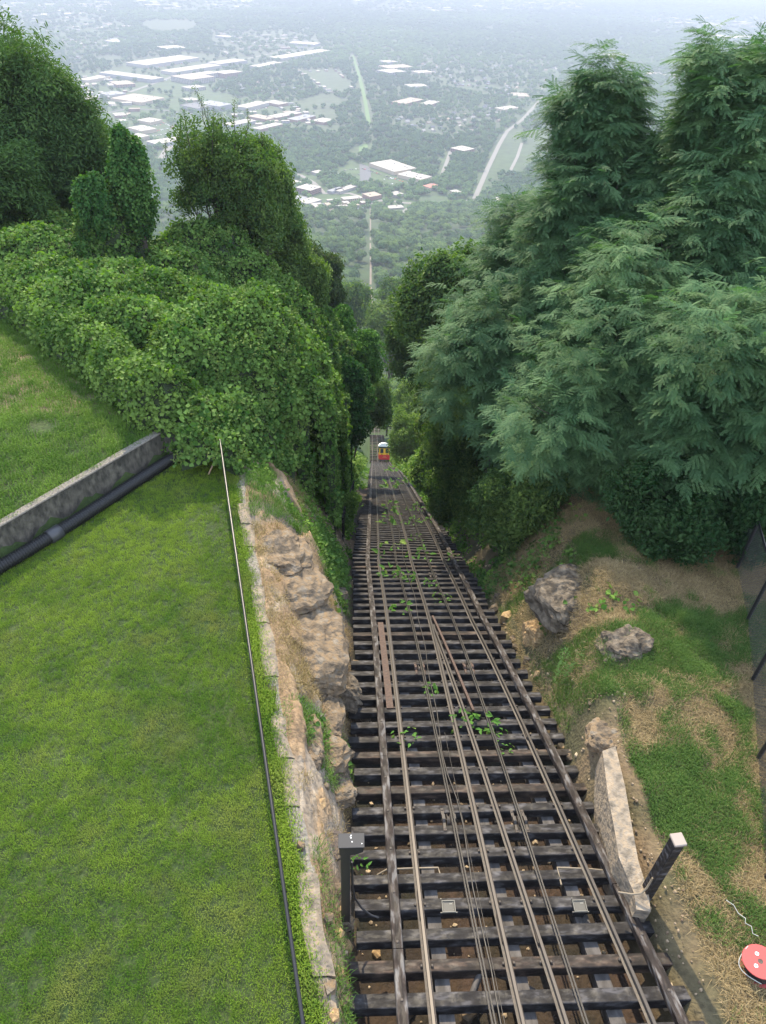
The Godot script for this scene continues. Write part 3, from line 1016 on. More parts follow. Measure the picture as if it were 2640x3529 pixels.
	for r in [
		[-1.85, -0.52, -14.81, 1.3, 0.5, 1.2, 0.15, 3, "tan_rock", 0.4, "smooth domed tan boulder high in the left cut below the vines"],
		[-1.2, -0.9, -13.0, 1.15, 0.55, 1.7, 0.15, 5, "tan_rock", 0.2, "big domed tan boulder in the middle of the left cut"],
		[-0.33, -2.57, -12.84, 0.55, 0.5, 0.8, 0.3, 7, "grey_rock", 0.5, "jagged grey rock at the foot of the left cut"],
		[-0.7, -1.18, -10.85, 0.6, 0.3, 1.0, 0.3, 9, "tan_rock", 0.1, "rust stained rock slope beside the jagged grey rock"],
		[-0.56, -0.99, -9.76, 0.55, 0.3, 0.6, 0.25, 11, "tan_rock", 0.8, "tan rock between the curb and the sleeper ends"],
		[-0.87, -0.28, -9.65, 0.3, 0.22, 0.7, 0.25, 12, "tan_rock", 0.2, "long rock rib just right of the stone curb"],
		[-0.27, -1.29, -9.02, 0.45, 0.25, 0.5, 0.22, 13, "tan_rock", 0.3, "low rounded tan rock above the manhole cover"],
		[0.21, -3.49, -12.51, 0.4, 0.4, 0.5, 0.3, 14, "grey_rock", 0.3, "small grey rock at the left sleeper ends"],
		[7.38, -2.13, -16.0, 1.3, 0.62, 1.15, 0.2, 15, "grey_rock", 0.4, "big weathered boulder on the right bank"],
		[7.73, -0.71, -12.76, 0.7, 0.42, 0.55, 0.22, 16, "grey_rock", 0.2, "flat topped grey boulder on the grassy right bank"],
		[6.66, -0.81, -9.89, 0.7, 0.28, 0.5, 0.2, 17, "tan_rock", -0.3, "pale flat rock at the head of the concrete wall"],
		[6.58, -3.73, -15.83, 0.6, 0.5, 0.6, 0.3, 18, "ochre_rock", 0.4, "ochre rock face low on the right bank beside tall weeds"],
		[-2.23, -0.43, -16.0, 1.1, 0.6, 1.2, 0.24, 19, "tan_rock", 0.1, "tan ledge under the vines at the far end of the curb"]]:
		var o := obj("boulder", rock_mesh(Vector3(r[3], r[4], r[5]), int(r[7]), r[6]), M[r[8]], null, P(Vector3(r[0], r[1], r[2]), r[9]))
		tag(o, r[10], "boulder")
	# small broken stone, too many to count
	var s := Scatter.new()
	for i in 5200:
		var z := -rr(3, 48)
		var xl := rr(-1.6, 7.2) if rng.randf() < .75 else rr(-4, -.2)
		var x := xl + tx(-z)
		if xl < curb_x(-z) + .3 or xl > 6.0 and -z < 10: continue
		if xl > -.2 and xl < 5.8 and rng.randf() < .5: continue
		var sc := rr(.04, .16)
		s.put(Transform3D(Basis(Vector3.UP, rr(0, TAU)) * Basis(Vector3.RIGHT, rr(-.5, .5)) * Basis.from_scale(Vector3.ONE * sc), Vector3(x, rough_ground(x, z) + sc * .15, z)), mixed(Color(.16, .12, .08), Color(.46, .36, .24), rng.randf()))
	for i in 2600:
		var z := -rr(4, 21)
		var x := rr(6.0, 13.0)
		var sc := rr(.02, .09)
		s.put(Transform3D(Basis(Vector3.UP, rr(0, TAU)) * Basis.from_scale(Vector3.ONE * sc), Vector3(x, rough_ground(x, z) + sc * .1, z)), mixed(Color(.12, .08, .05), Color(.33, .25, .16), rng.randf()))
	var m := mat("rubble_stone", Color.WHITE, .95)
	m.vertex_color_use_as_albedo = true
	tag(scattered("rubble", s, shapes[2], m), "small broken stone and soil crumbs scattered under and beside the sleepers", "rubble")

# ---------------------------------------------------------------- the railway
func swept(profile: Array, x_of: Callable, up: float, d0: float, d1: float, closed := true) -> ArrayMesh:   # an outline in x and y carried down the line
	var st := begin(false)
	var d := d0
	var rows := []
	while true:
		var row := []
		for p in profile: row.append(on_track(x_of.call(d) + p.x, up + p.y, d))
		rows.append(row)
		if d >= d1: break
		d = minf(d1, d + (1.0 if d < 60 else 4.0))
	var n := profile.size()
	for i in rows.size() - 1:
		var mid := Vector3.ZERO
		for p in rows[i]: mid += p
		mid /= n
		for k in n:
			quad(st, rows[i][k], rows[i][(k + 1) % n], rows[i + 1][(k + 1) % n], rows[i + 1][k], mid)
	for e in [rows[0], rows[-1]]:
		for k in range(1, n - 1):
			st.add_vertex(e[0]); st.add_vertex(e[k]); st.add_vertex(e[k + 1])
	return done(st)

func right_rail(d: float) -> float:
	return along([-12.0, 3.9, 11.5, 17.5, 400], [5.6, 5.25, 4.88, 4.52, 4.52], d)

func build_track() -> void:
	var t := thing("railway_track", "steep black timber railway track with steel rails running down the mountain", "railway track", on_track(2.99, 0, 4))
	var inv := t.transform.affine_inverse()
	# sleepers, one by one
	var d := 1.2
	var k := 0
	var shapes := {}
	while d < 148:
		var b := track_basis(d)
		var left := .1 + rr(-.08, .08)
		var right := right_rail(d) + 1.0 + rr(-.1, .08)
		if d > 15: left = .25 + rr(-.05, .05)
		if d > 42: left = .62
		if d > 33: right = 5.25
		var w: float = snappedf(right - left, .05)
		var m: Material = M.tie_brown if rng.randf() < .12 else M.tie_wood
		var at := Transform3D(b * Basis(Vector3.UP, rr(-.012, .012)) * Basis(Vector3.BACK, rr(-.004, .004)), on_track((left + right) / 2, -.105 + rr(-.008, .008), d))
		obj("sleeper", box(Vector3(w, .21, .25 + .01 * (k % 3)), .012), m, t, inv * at)
		k += 1
		d += .645 * absf(b.z.z) if d < 60 else .72 * absf(b.z.z)
	obj("far_sleepers", far_sleepers(), M.tie_brown, t, inv).set_meta("kind", "stuff")
	# long timbers under the sleepers
	for x in [1.75, 3.2, 4.75]:
		obj("stringer", swept([Vector2(-.14, -.5), Vector2(.14, -.5), Vector2(.14, -.215), Vector2(-.14, -.215)], func(_d): return x, 0, .4, 60), M.stringer_wood, t, inv)
	# rails: foot and web, and a polished head
	var left_x := func(_d: float) -> float: return 1.47
	var mid_x := func(_d: float) -> float: return 3.0
	var mid2_x := func(q: float) -> float: return right_rail(q) - 1.5
	var right_x := func(q: float) -> float: return right_rail(q)
	for r in [[left_x, .4, 420.0], [mid_x, .4, 420.0], [mid2_x, .4, 16.9], [right_x, .4, 420.0]]:
		var f := obj("rail", swept([Vector2(-.07, .002), Vector2(.07, .002), Vector2(.07, .018), Vector2(.014, .034), Vector2(.012, .11), Vector2(-.012, .11), Vector2(-.014, .034), Vector2(-.07, .018)], r[0], 0, r[1], r[2]), M.rail_rust, t, inv)
		obj("rail_head", swept([Vector2(-.034, .111), Vector2(.034, .111), Vector2(.036, .135), Vector2(.026, .148), Vector2(-.026, .148), Vector2(-.036, .135)], r[0], 0, r[1], r[2]), M.rail_steel, f)
	# guard timbers in lengths
	for side in 2:
		var q := .4
		while q < 150:
			var e := q + rr(4.6, 6.2) if q < 60 else q + 18.0
			var gx: Callable = (func(_d: float) -> float: return .95) if side == 0 else (func(z: float) -> float: return right_rail(z) + along([0.0, 4, 17, 400], [.5, .5, .42, .42], z))
			var a: float = along([0.0, 9, 30, 400], [0.0, 0.0, .02, .02], q)
			obj("guard_timber", swept([Vector2(-.1, .002), Vector2(.1, .002), Vector2(.1, .16), Vector2(.085, .175 - a), Vector2(-.085, .175 - a), Vector2(-.1, .16)], gx, 0, q + .015, e), M.guard_wood, t, inv)
			q = e
		q = 3.2
		while q < 24:
			obj("bolt", bolt(), M.rail_rust, t, inv * Transform3D(track_basis(q), on_track(.95 if side == 0 else right_rail(q) + along([0.0, 4, 17, 400], [.5, .5, .42, .42], q), .174, q)))
			q += 1.05
	# spikes and clips at the rail feet
	for r in [left_x, mid_x, mid2_x, right_x]:
		var q := 2.4
		while q < 15:
			for s in [-1.0, 1.0]:
				var x: float = r.call(q) + s * .1
				obj("spike", box(Vector3(.05, .05, .06), .012), M.rail_rust, t, inv * Transform3D(track_basis(q), on_track(x, .03, q)))
			q += 1.24
	for j in [[left_x, 6.1], [mid_x, 5.55], [mid2_x, 5.5], [right_x, 11.2]]:
		for s in [-1.0, 1.0]:
			obj("joint_bar", box(Vector3(.025, .07, .62), .006), M.rail_rust, t, inv * Transform3D(track_basis(j[1]), on_track(j[0].call(j[1]) + s * .028, .068, j[1])))
	# the spare bar beside the rails where the middle pair joins
	obj("check_bar", swept([Vector2(-.035, .003), Vector2(.035, .003), Vector2(.035, .12), Vector2(-.035, .12)], func(q): return along([12.0, 17.8], [3.62, 3.12], q), 0, 12.1, 17.7), M.rusty_steel, t, inv)

func bolt() -> ArrayMesh:
	if not boxes.has("bolt"): boxes["bolt"] = lathe([Vector2(0, 0), Vector2(.032, 0), Vector2(.032, .012), Vector2(.015, .02), Vector2(0, .02)], 8)
	return boxes["bolt"]

func far_sleepers() -> ArrayMesh:
	var st := begin(false)
	var d := 148.5
	while d < 420:
		add_box(st, Transform3D(track_basis(d), on_track(2.99, -.1, d)), Vector3(4.6, .2, .3))
		d += 1.2
	return done(st)

func rope(x_of: Callable, up_of: Callable, r: float, d0: float, d1: float) -> ArrayMesh:
	var pts := []
	var d := d0
	while d < d1:
		pts.append(on_track(x_of.call(d), up_of.call(d), d))
		d += .8 if d < 50 else 4.0
	return tube(pts, [r], 6)

func twisted_rope(x_of: Callable, up: float, r: float, d0: float, d1: float) -> ArrayMesh:   # strands that wind round each other
	var st := begin()
	for s in 4:
		var pts := []
		var d := d0
		while d < d1:
			var a := d * TAU / .34 + s * TAU / 4
			pts.append(on_track(x_of.call(d) + cos(a) * r * .55, up + sin(a) * r * .55, d))
			d += .055
		add_tube(st, pts, [r * .5], 4, false)
	return done(st)

func build_ropes() -> void:
	var lx := func(q: float) -> float: return along([0.0, 3.9, 21, 60], [2.58, 2.5, 2.28, 2.22], q)
	var rx := func(q: float) -> float: return along([0.0, 3.9, 12, 21, 60], [4.2, 4.08, 3.95, 3.75, 3.74], q)
	for s in [[lx, -.028, "left haulage rope", "inner strand of the twin wire ropes between the first two rails"], [lx, .028, "", "outer strand of the twin wire ropes between the first two rails"], [rx, -.028, "", "inner strand of the twin wire ropes beside the outermost rail"], [rx, .028, "", "outer strand of the twin wire ropes beside the outermost rail"]]:
		var f: Callable = s[0]
		var off: float = s[1]
		var x_of := func(q: float) -> float: return f.call(q) + off
		var t := thing("wire_rope", s[3], "rope", Vector3.ZERO, 0, "wire haulage ropes between the rails")
		obj("strands", twisted_rope(x_of, .11, .021, .8, 21.0), M.rope_steel, t)
		obj("rope_core", rope(x_of, func(_q): return .11, .019, 20.9, 130.0), M.rope_steel, t)
	var c := obj("thin_cable", rope(func(q): return along([0.0, 3.9, 7.5, 8.6, 10, 21, 60], [2.68, 2.61, 2.63, 2.62, 2.5, 2.66, 2.6], q) + (.03 * sin(q * 1.7)), func(q): return .1 + .02 * sin(q), .014, .8, 75), M.rope_steel)
	tag(c, "thin slack cable lying beside the twin wire ropes", "cable")
	c = obj("hanging_wire", rope(func(q): return along([0.0, 4, 11], [2.72, 2.69, 2.66], q), func(q): return .08, .006, .8, 11.5), M.rope_steel)
	tag(c, "very thin wire running alongside the slack cable", "wire")

func pulley(x: float, d: float, label: String) -> void:
	var t := thing("rope_pulley", label, "pulley", on_track(x, 0, d), 0, "pulleys that carry the wire ropes")
	t.basis = track_basis(d)
	obj("wheel", lathe([Vector2(.0, -.05), Vector2(.17, -.05), Vector2(.17, -.035), Vector2(.12, -.015), Vector2(.12, .015), Vector2(.17, .035), Vector2(.17, .05), Vector2(0, .05)], 20), M.rail_rust, t, Transform3D(Basis(Vector3.BACK, PI / 2), Vector3(0, -.06, 0)))
	for s in [-1.0, 1.0]:
		var st := begin(false)
		add_prism(st, [Vector2(-.34, .0), Vector2(.34, .0), Vector2(.34, .022), Vector2(.12, .03), Vector2(.07, .10), Vector2(-.07, .10), Vector2(-.12, .03), Vector2(-.34, .022)], .07, Transform3D(Basis(Vector3.UP, PI / 2), Vector3(s * .125, .004, 0)))
		var b := obj("bracket", done(st), M.rusty_steel if d > 12 and d < 16 else M.rail_rust, t)
		for q in [-.28, .28]: obj("bolt", bolt(), M.rail_rust, b, P(Vector3(s * .125, .026, q)))
	obj("axle", tube([Vector3(-.17, -.0, 0), Vector3(.17, -.0, 0)], [.022], 8), M.rail_rust, t)

func build_track_things() -> void:
	pulley(2.36, 8.25, "pulley under the first twin ropes on the near sleepers")
	pulley(4.0, 8.15, "pulley with long bracket feet under the second twin ropes on the near sleepers")
	pulley(2.3, 14.3, "rust orange pulley under the first twin ropes further down")
	pulley(3.86, 14.3, "rust orange pulley under the second twin ropes further down")
	pulley(2.26, 22.2, "small distant pulley under the first twin ropes past the weeds")
	pulley(3.74, 22.2, "small distant pulley under the second twin ropes past the weeds")
	# rusty channel bar
	var st := begin(false)
	var pts := swept([Vector2(-.1, .004), Vector2(.1, .004), Vector2(.1, .05), Vector2(-.1, .05)], func(q): return along([12.0, 17.4], [1.24, 1.2], q), 0, 12.3, 17.3)
	var bar := thing("rusty_channel_bar", "flat rust brown steel bar with a row of holes lying beside the left rail", "steel bar", Vector3.ZERO)
	obj("bar", pts, M.rusty_steel, bar)
	for k in 7: obj("bolt_hole", lathe([Vector2(0, 0), Vector2(.028, 0), Vector2(.028, .004), Vector2(0, .004)], 10), M.rail_rust, bar, Transform3D(track_basis(12.7 + k * .72), on_track(along([12.0, 17.4], [1.24, 1.2], 12.7 + k * .72), .051, 12.7 + k * .72)))
	# junction boxes and their conduits
	for j in [[2.03, 6.02, "pale lidded junction box on the sleepers beside the leftmost rail"], [4.68, 5.95, "pale lidded junction box on the sleepers beside the rightmost rail"]]:
		var t := thing("junction_box", j[2], "junction box", on_track(j[0], -.02, j[1]))
		obj("box_body", box(Vector3(.25, .26, .2), .012), M.black_steel, t, P(Vector3(0, -.02, 0)))
		var lid := obj("lid", box(Vector3(.23, .02, .19), .006), M.box_lid, t, P(Vector3(0, .125, 0)))
		for f in [[Vector3(0, .142, -.105), Vector3(.27, .03, .018)], [Vector3(0, .142, .105), Vector3(.27, .03, .018)], [Vector3(-.126, .142, 0), Vector3(.018, .03, .19)], [Vector3(.126, .142, 0), Vector3(.018, .03, .19)]]:
			obj("lid_frame", box(f[1], .003), M.pale_metal, t, P(f[0]))
		obj("lid_plate", box(Vector3(.06, .004, .03)), M.pale_metal, lid, P(Vector3(.05, .0125, -.05)))
		for q in [[-.09, -.07], [.09, -.07], [-.09, .07], [.09, .07]]: obj("screw", lathe([Vector2(0, 0), Vector2(.011, 0), Vector2(.008, .006), Vector2(0, .006)], 8), M.pale_metal, lid, P(Vector3(q[0], .0105, q[1])))
		obj("hinge_rod", tube([Vector3(-.17, .1, .1), Vector3(.17, .1, .1)], [.012], 6), M.pale_metal, t)
		obj("handle", tube([Vector3(-.14, .1, -.1), Vector3(-.15, .22, -.12)], [.008], 5), M.pale_metal, t)
	var c := obj("conduit_pipe", tube([on_track(1.15, -.12, 6.25), on_track(1.4, -.13, 6.25), on_track(4.55, -.13, 6.22)], [.022], 8), M.conduit)
	tag(c, "straight pale conduit pipe between the two junction boxes", "pipe")
	c = obj("conduit_pipe", tube([on_track(.55, -.2, 6.75), on_track(.65, -.1, 6.9), on_track(.85, -.02, 6.98), on_track(1.3, .0, 6.98), on_track(1.95, .0, 6.98), on_track(1.98, -.02, 6.8), on_track(1.96, -.06, 6.6)], [.02], 8), M.conduit)
	tag(c, "bent tan conduit under the left guard timber", "pipe")
	c = obj("conduit_pipe", tube([on_track(4.5, -.03, 6.5), on_track(4.52, .0, 6.9), on_track(5.2, .0, 6.85), on_track(5.6, -.02, 6.8), on_track(5.65, -.2, 6.6)], [.02], 8), M.conduit)
	tag(c, "bent tan conduit under the right guard timber", "pipe")
	c = obj("drain_hose", tube([Vector3(2.2, -.45, -4.3), Vector3(2.5, -.4, -4.85), Vector3(3.0, -.55, -4.75), Vector3(3.6, -.6, -4.4)], [.07], 10), M.stringer_wood)
	tag(c, "thick dark hose lying under the near sleepers", "hose")
	# end timbers that box in the sleepers by the posts
	c = obj("edge_timber", box(Vector3(.16, .2, .95), .012), M.guard_wood, null, Transform3D(track_basis(6.2), on_track(.0, -.08, 6.15)))
	tag(c, "short brown timber against the sleeper ends by the hooded post", "timber")
	c = obj("edge_timber", box(Vector3(.13, .2, .95), .012), M.guard_wood, null, Transform3D(track_basis(6.4) * Basis(Vector3.UP, .1), on_track(5.93, .0, 6.6)))
	tag(c, "short brown timber against the sleeper ends by the capped post", "timber")

func build_posts() -> void:
	var foot := Vector3(-.03, -.55, -5.82)
	var t := thing("hooded_post", "black steel post with a flat square hood at the left sleeper ends", "post", foot)
	obj("post", box(Vector3(.17, 3.0, .17), .01), M.black_steel, t, P(Vector3(0, 1.5, 0)))
	var st := begin(false)
	add_prism(st, [Vector2(-.1, 2.92), Vector2(.16, 2.92), Vector2(.3, 3.02), Vector2(.31, 3.22), Vector2(-.11, 3.22)], .2)
	obj("hood", done(st), M.black_steel, t)
	obj("hood_plate", box(Vector3(.44, .012, .25), .004), M.grey_steel, t, P(Vector3(.1, 3.227, 0)))
	for k in 5: obj("droppings", lathe([Vector2(0, 0), Vector2(rr(.006, .013), 0), Vector2(0, .002)], 7), M.paint_white, t, P(Vector3(rr(-.05, .28), 3.234, rr(-.09, .09))))
	var c := obj("post_cable", tube([foot + Vector3(.11, 2.5, .02), foot + Vector3(.13, 1.5, .02), foot + Vector3(.17, 1.05, .02), foot + Vector3(.3, .8, .1), foot + Vector3(.48, .62, .16), foot + Vector3(.62, .55, .18)], [.02], 8), M.black_steel)
	tag(c, "black cable curving from the hooded post down to the sleepers", "cable")
	foot = Vector3(5.98, -.35, -6.02)
	t = thing("capped_post", "square black timber post with a pale cap at the right sleeper ends", "post", foot)
	obj("post", box(Vector3(.2, 2.32, .2), .012), M.tie_wood, t, P(Vector3(0, 1.16, 0), .1))
	obj("cap", box(Vector3(.235, .06, .235), .012), M.post_cap, t, P(Vector3(0, 2.35, 0), .1))
	c = obj("post_cable", tube([foot + Vector3(-.1, .95, .05), foot + Vector3(-.13, .6, .08), foot + Vector3(-.24, .5, .14), foot + Vector3(-.4, .42, .12), foot + Vector3(-.62, .33, .04)], [.02], 8), M.conduit)
	tag(c, "tan cable looping from the capped post to the sleepers", "cable")
	var mh := thing("manhole_cover", "round rusty iron manhole cover beside the hooded post", "manhole cover", Vector3(-0.3, -0.48, -7.27))
	mh.basis = Basis(Vector3.RIGHT, .12) * Basis(Vector3.BACK, -.1)
	obj("cover", lathe([Vector2(0, .05), Vector2(.2, .05), Vector2(.2, .044), Vector2(.215, .044), Vector2(.215, .05), Vector2(.23, .05)], 32), M.manhole_iron, mh)
	obj("ring", lathe([Vector2(.30, -.1), Vector2(.3, .06), Vector2(.24, .06), Vector2(.24, .04)], 32), M.manhole_iron, mh)

# ---------------------------------------------------------------- walls, fences, pipe
func mesh_wires(st: SurfaceTool, a: Vector3, b: Vector3, up0: float, up1: float, pitch: float, r: float) -> void:   # woven diamonds between two points
	var len_ := a.distance_to(b)
	var h := up1 - up0
	var n := int((len_ + h) / pitch)
	for i in n:
		var u := i * pitch
		for s in [0, 1]:
			var u0 := u - h
			var u1 := u
			var y0 := 0.0
			var y1 := h
			if u0 < 0: y0 = -u0; u0 = 0
			if u1 > len_: y1 -= u1 - len_; u1 = len_
			if y1 <= y0: continue
			if s == 1:
				u0 = len_ - u0; u1 = len_ - u1
			add_tube(st, [a.lerp(b, u0 / len_) + Vector3(0, up0 + y0, .004 * s), a.lerp(b, u1 / len_) + Vector3(0, up0 + y1, .004 * s)], [r], 3, false)

func fence(called: String, label: String, feet: Array, height: float, pitch: float, posts: Array, rail_r: float, post_r := .032, wire := .003) -> void:
	var t := thing(called, label, "fence", feet[0])
	var o: Vector3 = feet[0]
	var tops := []
	for f in feet: tops.append(f - o + Vector3(0, height, 0))
	obj("top_rail", tube(tops, [rail_r], 10), M.rail_black, t)
	for p in posts: obj("post", tube([p - o + Vector3(0, -.2, 0), p - o + Vector3(0, height - .01, 0)], [post_r], 8), M.black_steel, t)
	for i in feet.size() - 1:
		var st := begin()
		mesh_wires(st, feet[i] - o, feet[i + 1] - o, .05, height - .02, pitch, wire)
		obj("chain_mesh", done(st), M.wire_black, t).set_meta("kind", "stuff")

func build_walls() -> void:
	# black railing along the lawn edge, seen from straight above
	var feet := []
	var posts := []
	for k in 8:
		var u := (k - .9) / 6.1
		var p := Vector3(-.68, .25, -3.57).lerp(Vector3(-4.18, .25, -19.87), u)
		feet.append(p)
		posts.append(p + Vector3(0, 0, 0))
	fence("black_railing", "long black chain link railing along the edge of the mown lawn", feet, 1.25, .075, posts, .034)
	var rf := [Vector3(13.78, -1.57, -19.69), Vector3(13.47, -1.46, -18.64), Vector3(12.77, -1.22, -16.44), Vector3(11.92, -0.96, -13.96), Vector3(10.88, -0.7, -11.56), Vector3(9.78, -0.44, -9.08), Vector3(8.49, -0.13, -6.19)]
	fence("chain_link_fence", "tall black chain link fence with posts on the bank beside the trees", rf, 2.0, .11, rf, .035, .055, .005)
	# stone curb along the top of the cut
	var t := thing("stone_curb", "weathered stone curb along the lawn edge above the tracks", "curb", Vector3(curb_x(4), .1, -4))
	var d := 1.4
	var k := 0
	while d < 20.6:
		var l := rr(.9, 1.9)
		if d + l > 20.9: l = 20.9 - d
		var w := rr(.30, .40)
		var st := begin(false)
		var rows := []
		var n := int(l / .18) + 2
		for i in n:
			var q := d + .01 + (l - .02) * i / (n - 1)
			var x := curb_x(q) + .02 * sin(q * 3.1)
			var y := .27 + .05 * fine.get_noise_2d(q * 30, 3) + .03 * (k % 3)
			var j := fine.get_noise_2d(q * 60, k * 9.0) * .07
			rows.append([Vector3(x - w / 2, -.5, -q), Vector3(x - w / 2 + j * .4, y - .02, -q), Vector3(x - w * .3, y + j * .2, -q), Vector3(x + w * .25 + j, y - j * .25, -q), Vector3(x + w / 2 + j, y - .05, -q), Vector3(x + w / 2 + .06 + j, -1.0, -q)])
		for i in n - 1:
			for m in 5:
				quad(st, rows[i][m], rows[i][m + 1], rows[i + 1][m + 1], rows[i + 1][m], Vector3(rows[i][0].x + w / 2, -.4, rows[i][0].z))
		for e in [0, n - 1]:
			for m in range(1, 5): tri(st, rows[e][0], rows[e][m], rows[e][m + 1], rows[n / 2][2])
		obj("stone", done(st), M.curb_stone if k % 3 else M.pitted_concrete, t, Transform3D(Basis(), -t.position))
		d += l
		k += 1
	# stepped concrete wall behind the drain pipe
	t = thing("stepped_wall", "stained concrete retaining wall that steps down beside the ribbed pipe", "wall", Vector3(-9.9, .2, -15.1))
	var o := t.position
	var dir := (Vector3(-5.75, 0, -20.9) - Vector3(-9.9, 0, -15.1)).normalized()
	var back := Vector3(-dir.z, 0, dir.x)
	if wall_side(-9.9 + back.x, -15.1 + back.z) < 0: back = -back
	var a := Vector3(-9.9, 0, -15.1) + back * .1
	var ang := atan2(-dir.z, dir.x)
	for s in [[-9.0, -2.35, .55, "wall_block"], [-2.34, -.4, .80, "wall_block"], [-.39, 6.5, 1.08, "wall_block"], [6.51, 7.0, 1.24, "wall_cap"]]:
		var l: float = s[1] - s[0]
		var c: Vector3 = a + dir * ((s[0] + s[1]) / 2) + back * .16
		var m := obj(s[3], box(Vector3(l, s[2] + .5, .25), .025), M.mossy_concrete, t, Transform3D(Basis(Vector3.UP, ang), c + Vector3(0, (s[2] - .5) / 2 + .25, 0) - o))
		obj("coping", box(Vector3(l - .01, .06, .28), .02), M.concrete, m, P(Vector3(0, (s[2] + .5) / 2 + .037, 0)))
	var e := a + dir * 7.0
	obj("return_wall", box(Vector3(1.5, 1.5, .26), .025), M.mossy_concrete, t, Transform3D(Basis(Vector3.UP, ang - .75), e + Vector3(.5, .5, .25) - o))
	# ribbed drain pipe
	t = thing("ribbed_pipe", "black ribbed plastic drain pipe lying along the foot of the concrete wall", "drain pipe", Vector3(-9.6, .25, -15.5))
	o = t.position
	var pa := Vector3(-9.69, .43, -15.38) - dir * 5.5
	var pb := Vector3(-5.35, .43, -21.2)
	var bow := func(u: float) -> Vector3: return pa.lerp(pb, u) - back * (.12 * sin(u * PI) - .04 * sin(u * 9)) - o
	var pts := []
	var radii := []
	var nr := int(pa.distance_to(pb) / .078)
	for i in nr * 4:
		var u := i / (nr * 4.0)
		pts.append(bow.call(u))
		radii.append([.158, .2, .2, .158][i % 4])
	obj("pipe", tube(pts, radii, 16), M.pipe_plastic, t)
	var cu := .54
	obj("coupling_band", tube([bow.call(cu - .016), bow.call(cu - .015), bow.call(cu + .015), bow.call(cu + .016)], [.2, .222, .222, .2], 18), M.band_plastic, t)
	# concrete wall on the bank right of the sleepers
	t = thing("bank_wall", "pitted concrete wall sunk in the bank right of the sleepers", "wall", Vector3(6.3, -.5, -8))
	var st := begin(false)
	var tops := [[Vector3(6.07, -0.35, -9.32), Vector3(6.42, -0.35, -9.44)], [Vector3(5.8, -0.18, -8.06), Vector3(6.26, -0.18, -8.32)], [Vector3(5.69, -0.08, -7.33), Vector3(6.1, -0.08, -7.46)], [Vector3(5.57, 0.0, -6.65), Vector3(5.95, -0.0, -6.58)], [Vector3(5.66, 0.0, -5.94), Vector3(5.95, -0.0, -5.94)], [Vector3(5.62, -0.03, -5.66), Vector3(5.89, -0.03, -5.61)]]
	var low := Vector3(0, -1.9, 0)
	for i in tops.size() - 1:
		var p: Array = tops[i]
		var q: Array = tops[i + 1]
		var mid: Vector3 = (p[0] + q[1]) / 2 - Vector3(0, .9, 0)
		quad(st, p[0], p[1], q[1], q[0], mid)
		quad(st, p[0], q[0], q[0] + low, p[0] + low, mid)
		quad(st, p[1], q[1], q[1] + low, p[1] + low, mid)
	for q in [tops[0], tops[-1]]: quad(st, q[0], q[1], q[1] + low, q[0] + low, (tops[0][0] + tops[-1][1]) / 2)
	obj("wall_block", done(st), M.curb_stone, t, Transform3D(Basis(), -t.position))
	# stick that leans at the end of the railing
	var c := obj("wooden_stake", tube([Vector3(-4.75, .1, -19.55), Vector3(-4.05, 1.35, -20.4)], [.032, .025], 6), M.pale_wood)
	tag(c, "pale wooden stake leaning at the far end of the black railing", "stake")
	# dark plank screen left of the sleepers
	t = thing("plank_screen", "row of tall dark boards standing left of the sleepers below the vines", "fence", on_track(-.4, -.6, 30))
	for k2 in 15:
		var q := 27.2 + k2 * 1.15
		obj("board", box(Vector3(.08, 2.9 + rr(-.2, .2), .24), .01), M.tie_wood, t, Transform3D(Basis(), on_track(-.35 + tx(q) * 0, .65, q) - t.position))

func build_reel() -> void:
	var at := Vector3(7.49, 0.05, -4.51)
	var t := thing("cable_reel", "red cable reel wound with black cable lying on the grass", "cable reel", at)
	t.basis = Basis(Vector3(0, 0, 1), .16) * Basis(Vector3.RIGHT, -.14)
	var f := lathe([Vector2(.045, .0), Vector2(.30, .0), Vector2(.305, .012), Vector2(.30, .024), Vector2(.045, .024), Vector2(.045, .0)], 36)
	obj("flange", f, M.reel_red, t, P(Vector3(0, .03, 0)))
	var top := obj("flange", f, M.reel_red, t, P(Vector3(0, .33, 0)))
	obj("drum_hole", lathe([Vector2(0, .02), Vector2(.046, .02)], 16), M.rail_rust, top)
	for k in 3:
		var a := k * TAU / 3 + .5
		obj("washer", lathe([Vector2(.016, .0), Vector2(.034, .0), Vector2(.034, .006), Vector2(.016, .006)], 16), M.paint_white, top, P(Vector3(cos(a) * .13, .0245, sin(a) * .13)))
	var pts := []
	for i in 260:
		var a := i * .42
		pts.append(Vector3(cos(a) * .235, .07 + i / 260.0 * .25, sin(a) * .235))
	obj("wound_cable", tube(pts, [.016], 6), M.pipe_plastic, t)
	obj("drum", lathe([Vector2(.225, .05), Vector2(.225, .33)], 24), M.pipe_plastic, t)
	obj("loose_end", tube(range(19).map(func(i): return Vector3(-.1 - .27 * sin(i / 18.0 * PI), .36 - .17 * i / 18.0, -.27 + .56 * i / 18.0)), [.008], 6), M.pale_wire, t)
	var c := obj("white_wire", tube([at + Vector3(-.12, .1, -1.2), at + Vector3(-.02, .12, -1.1), at + Vector3(.03, .08, -.96), at + Vector3(.12, .1, -.86), at + Vector3(.08, .09, -.78), at + Vector3(.17, .1, -.72), at + Vector3(.15, .08, -.6), at + Vector3(.23, .09, -.55)], [.007], 5), M.pale_wire)
	tag(c, "short piece of white wire lying in the grass behind the red reel", "wire")

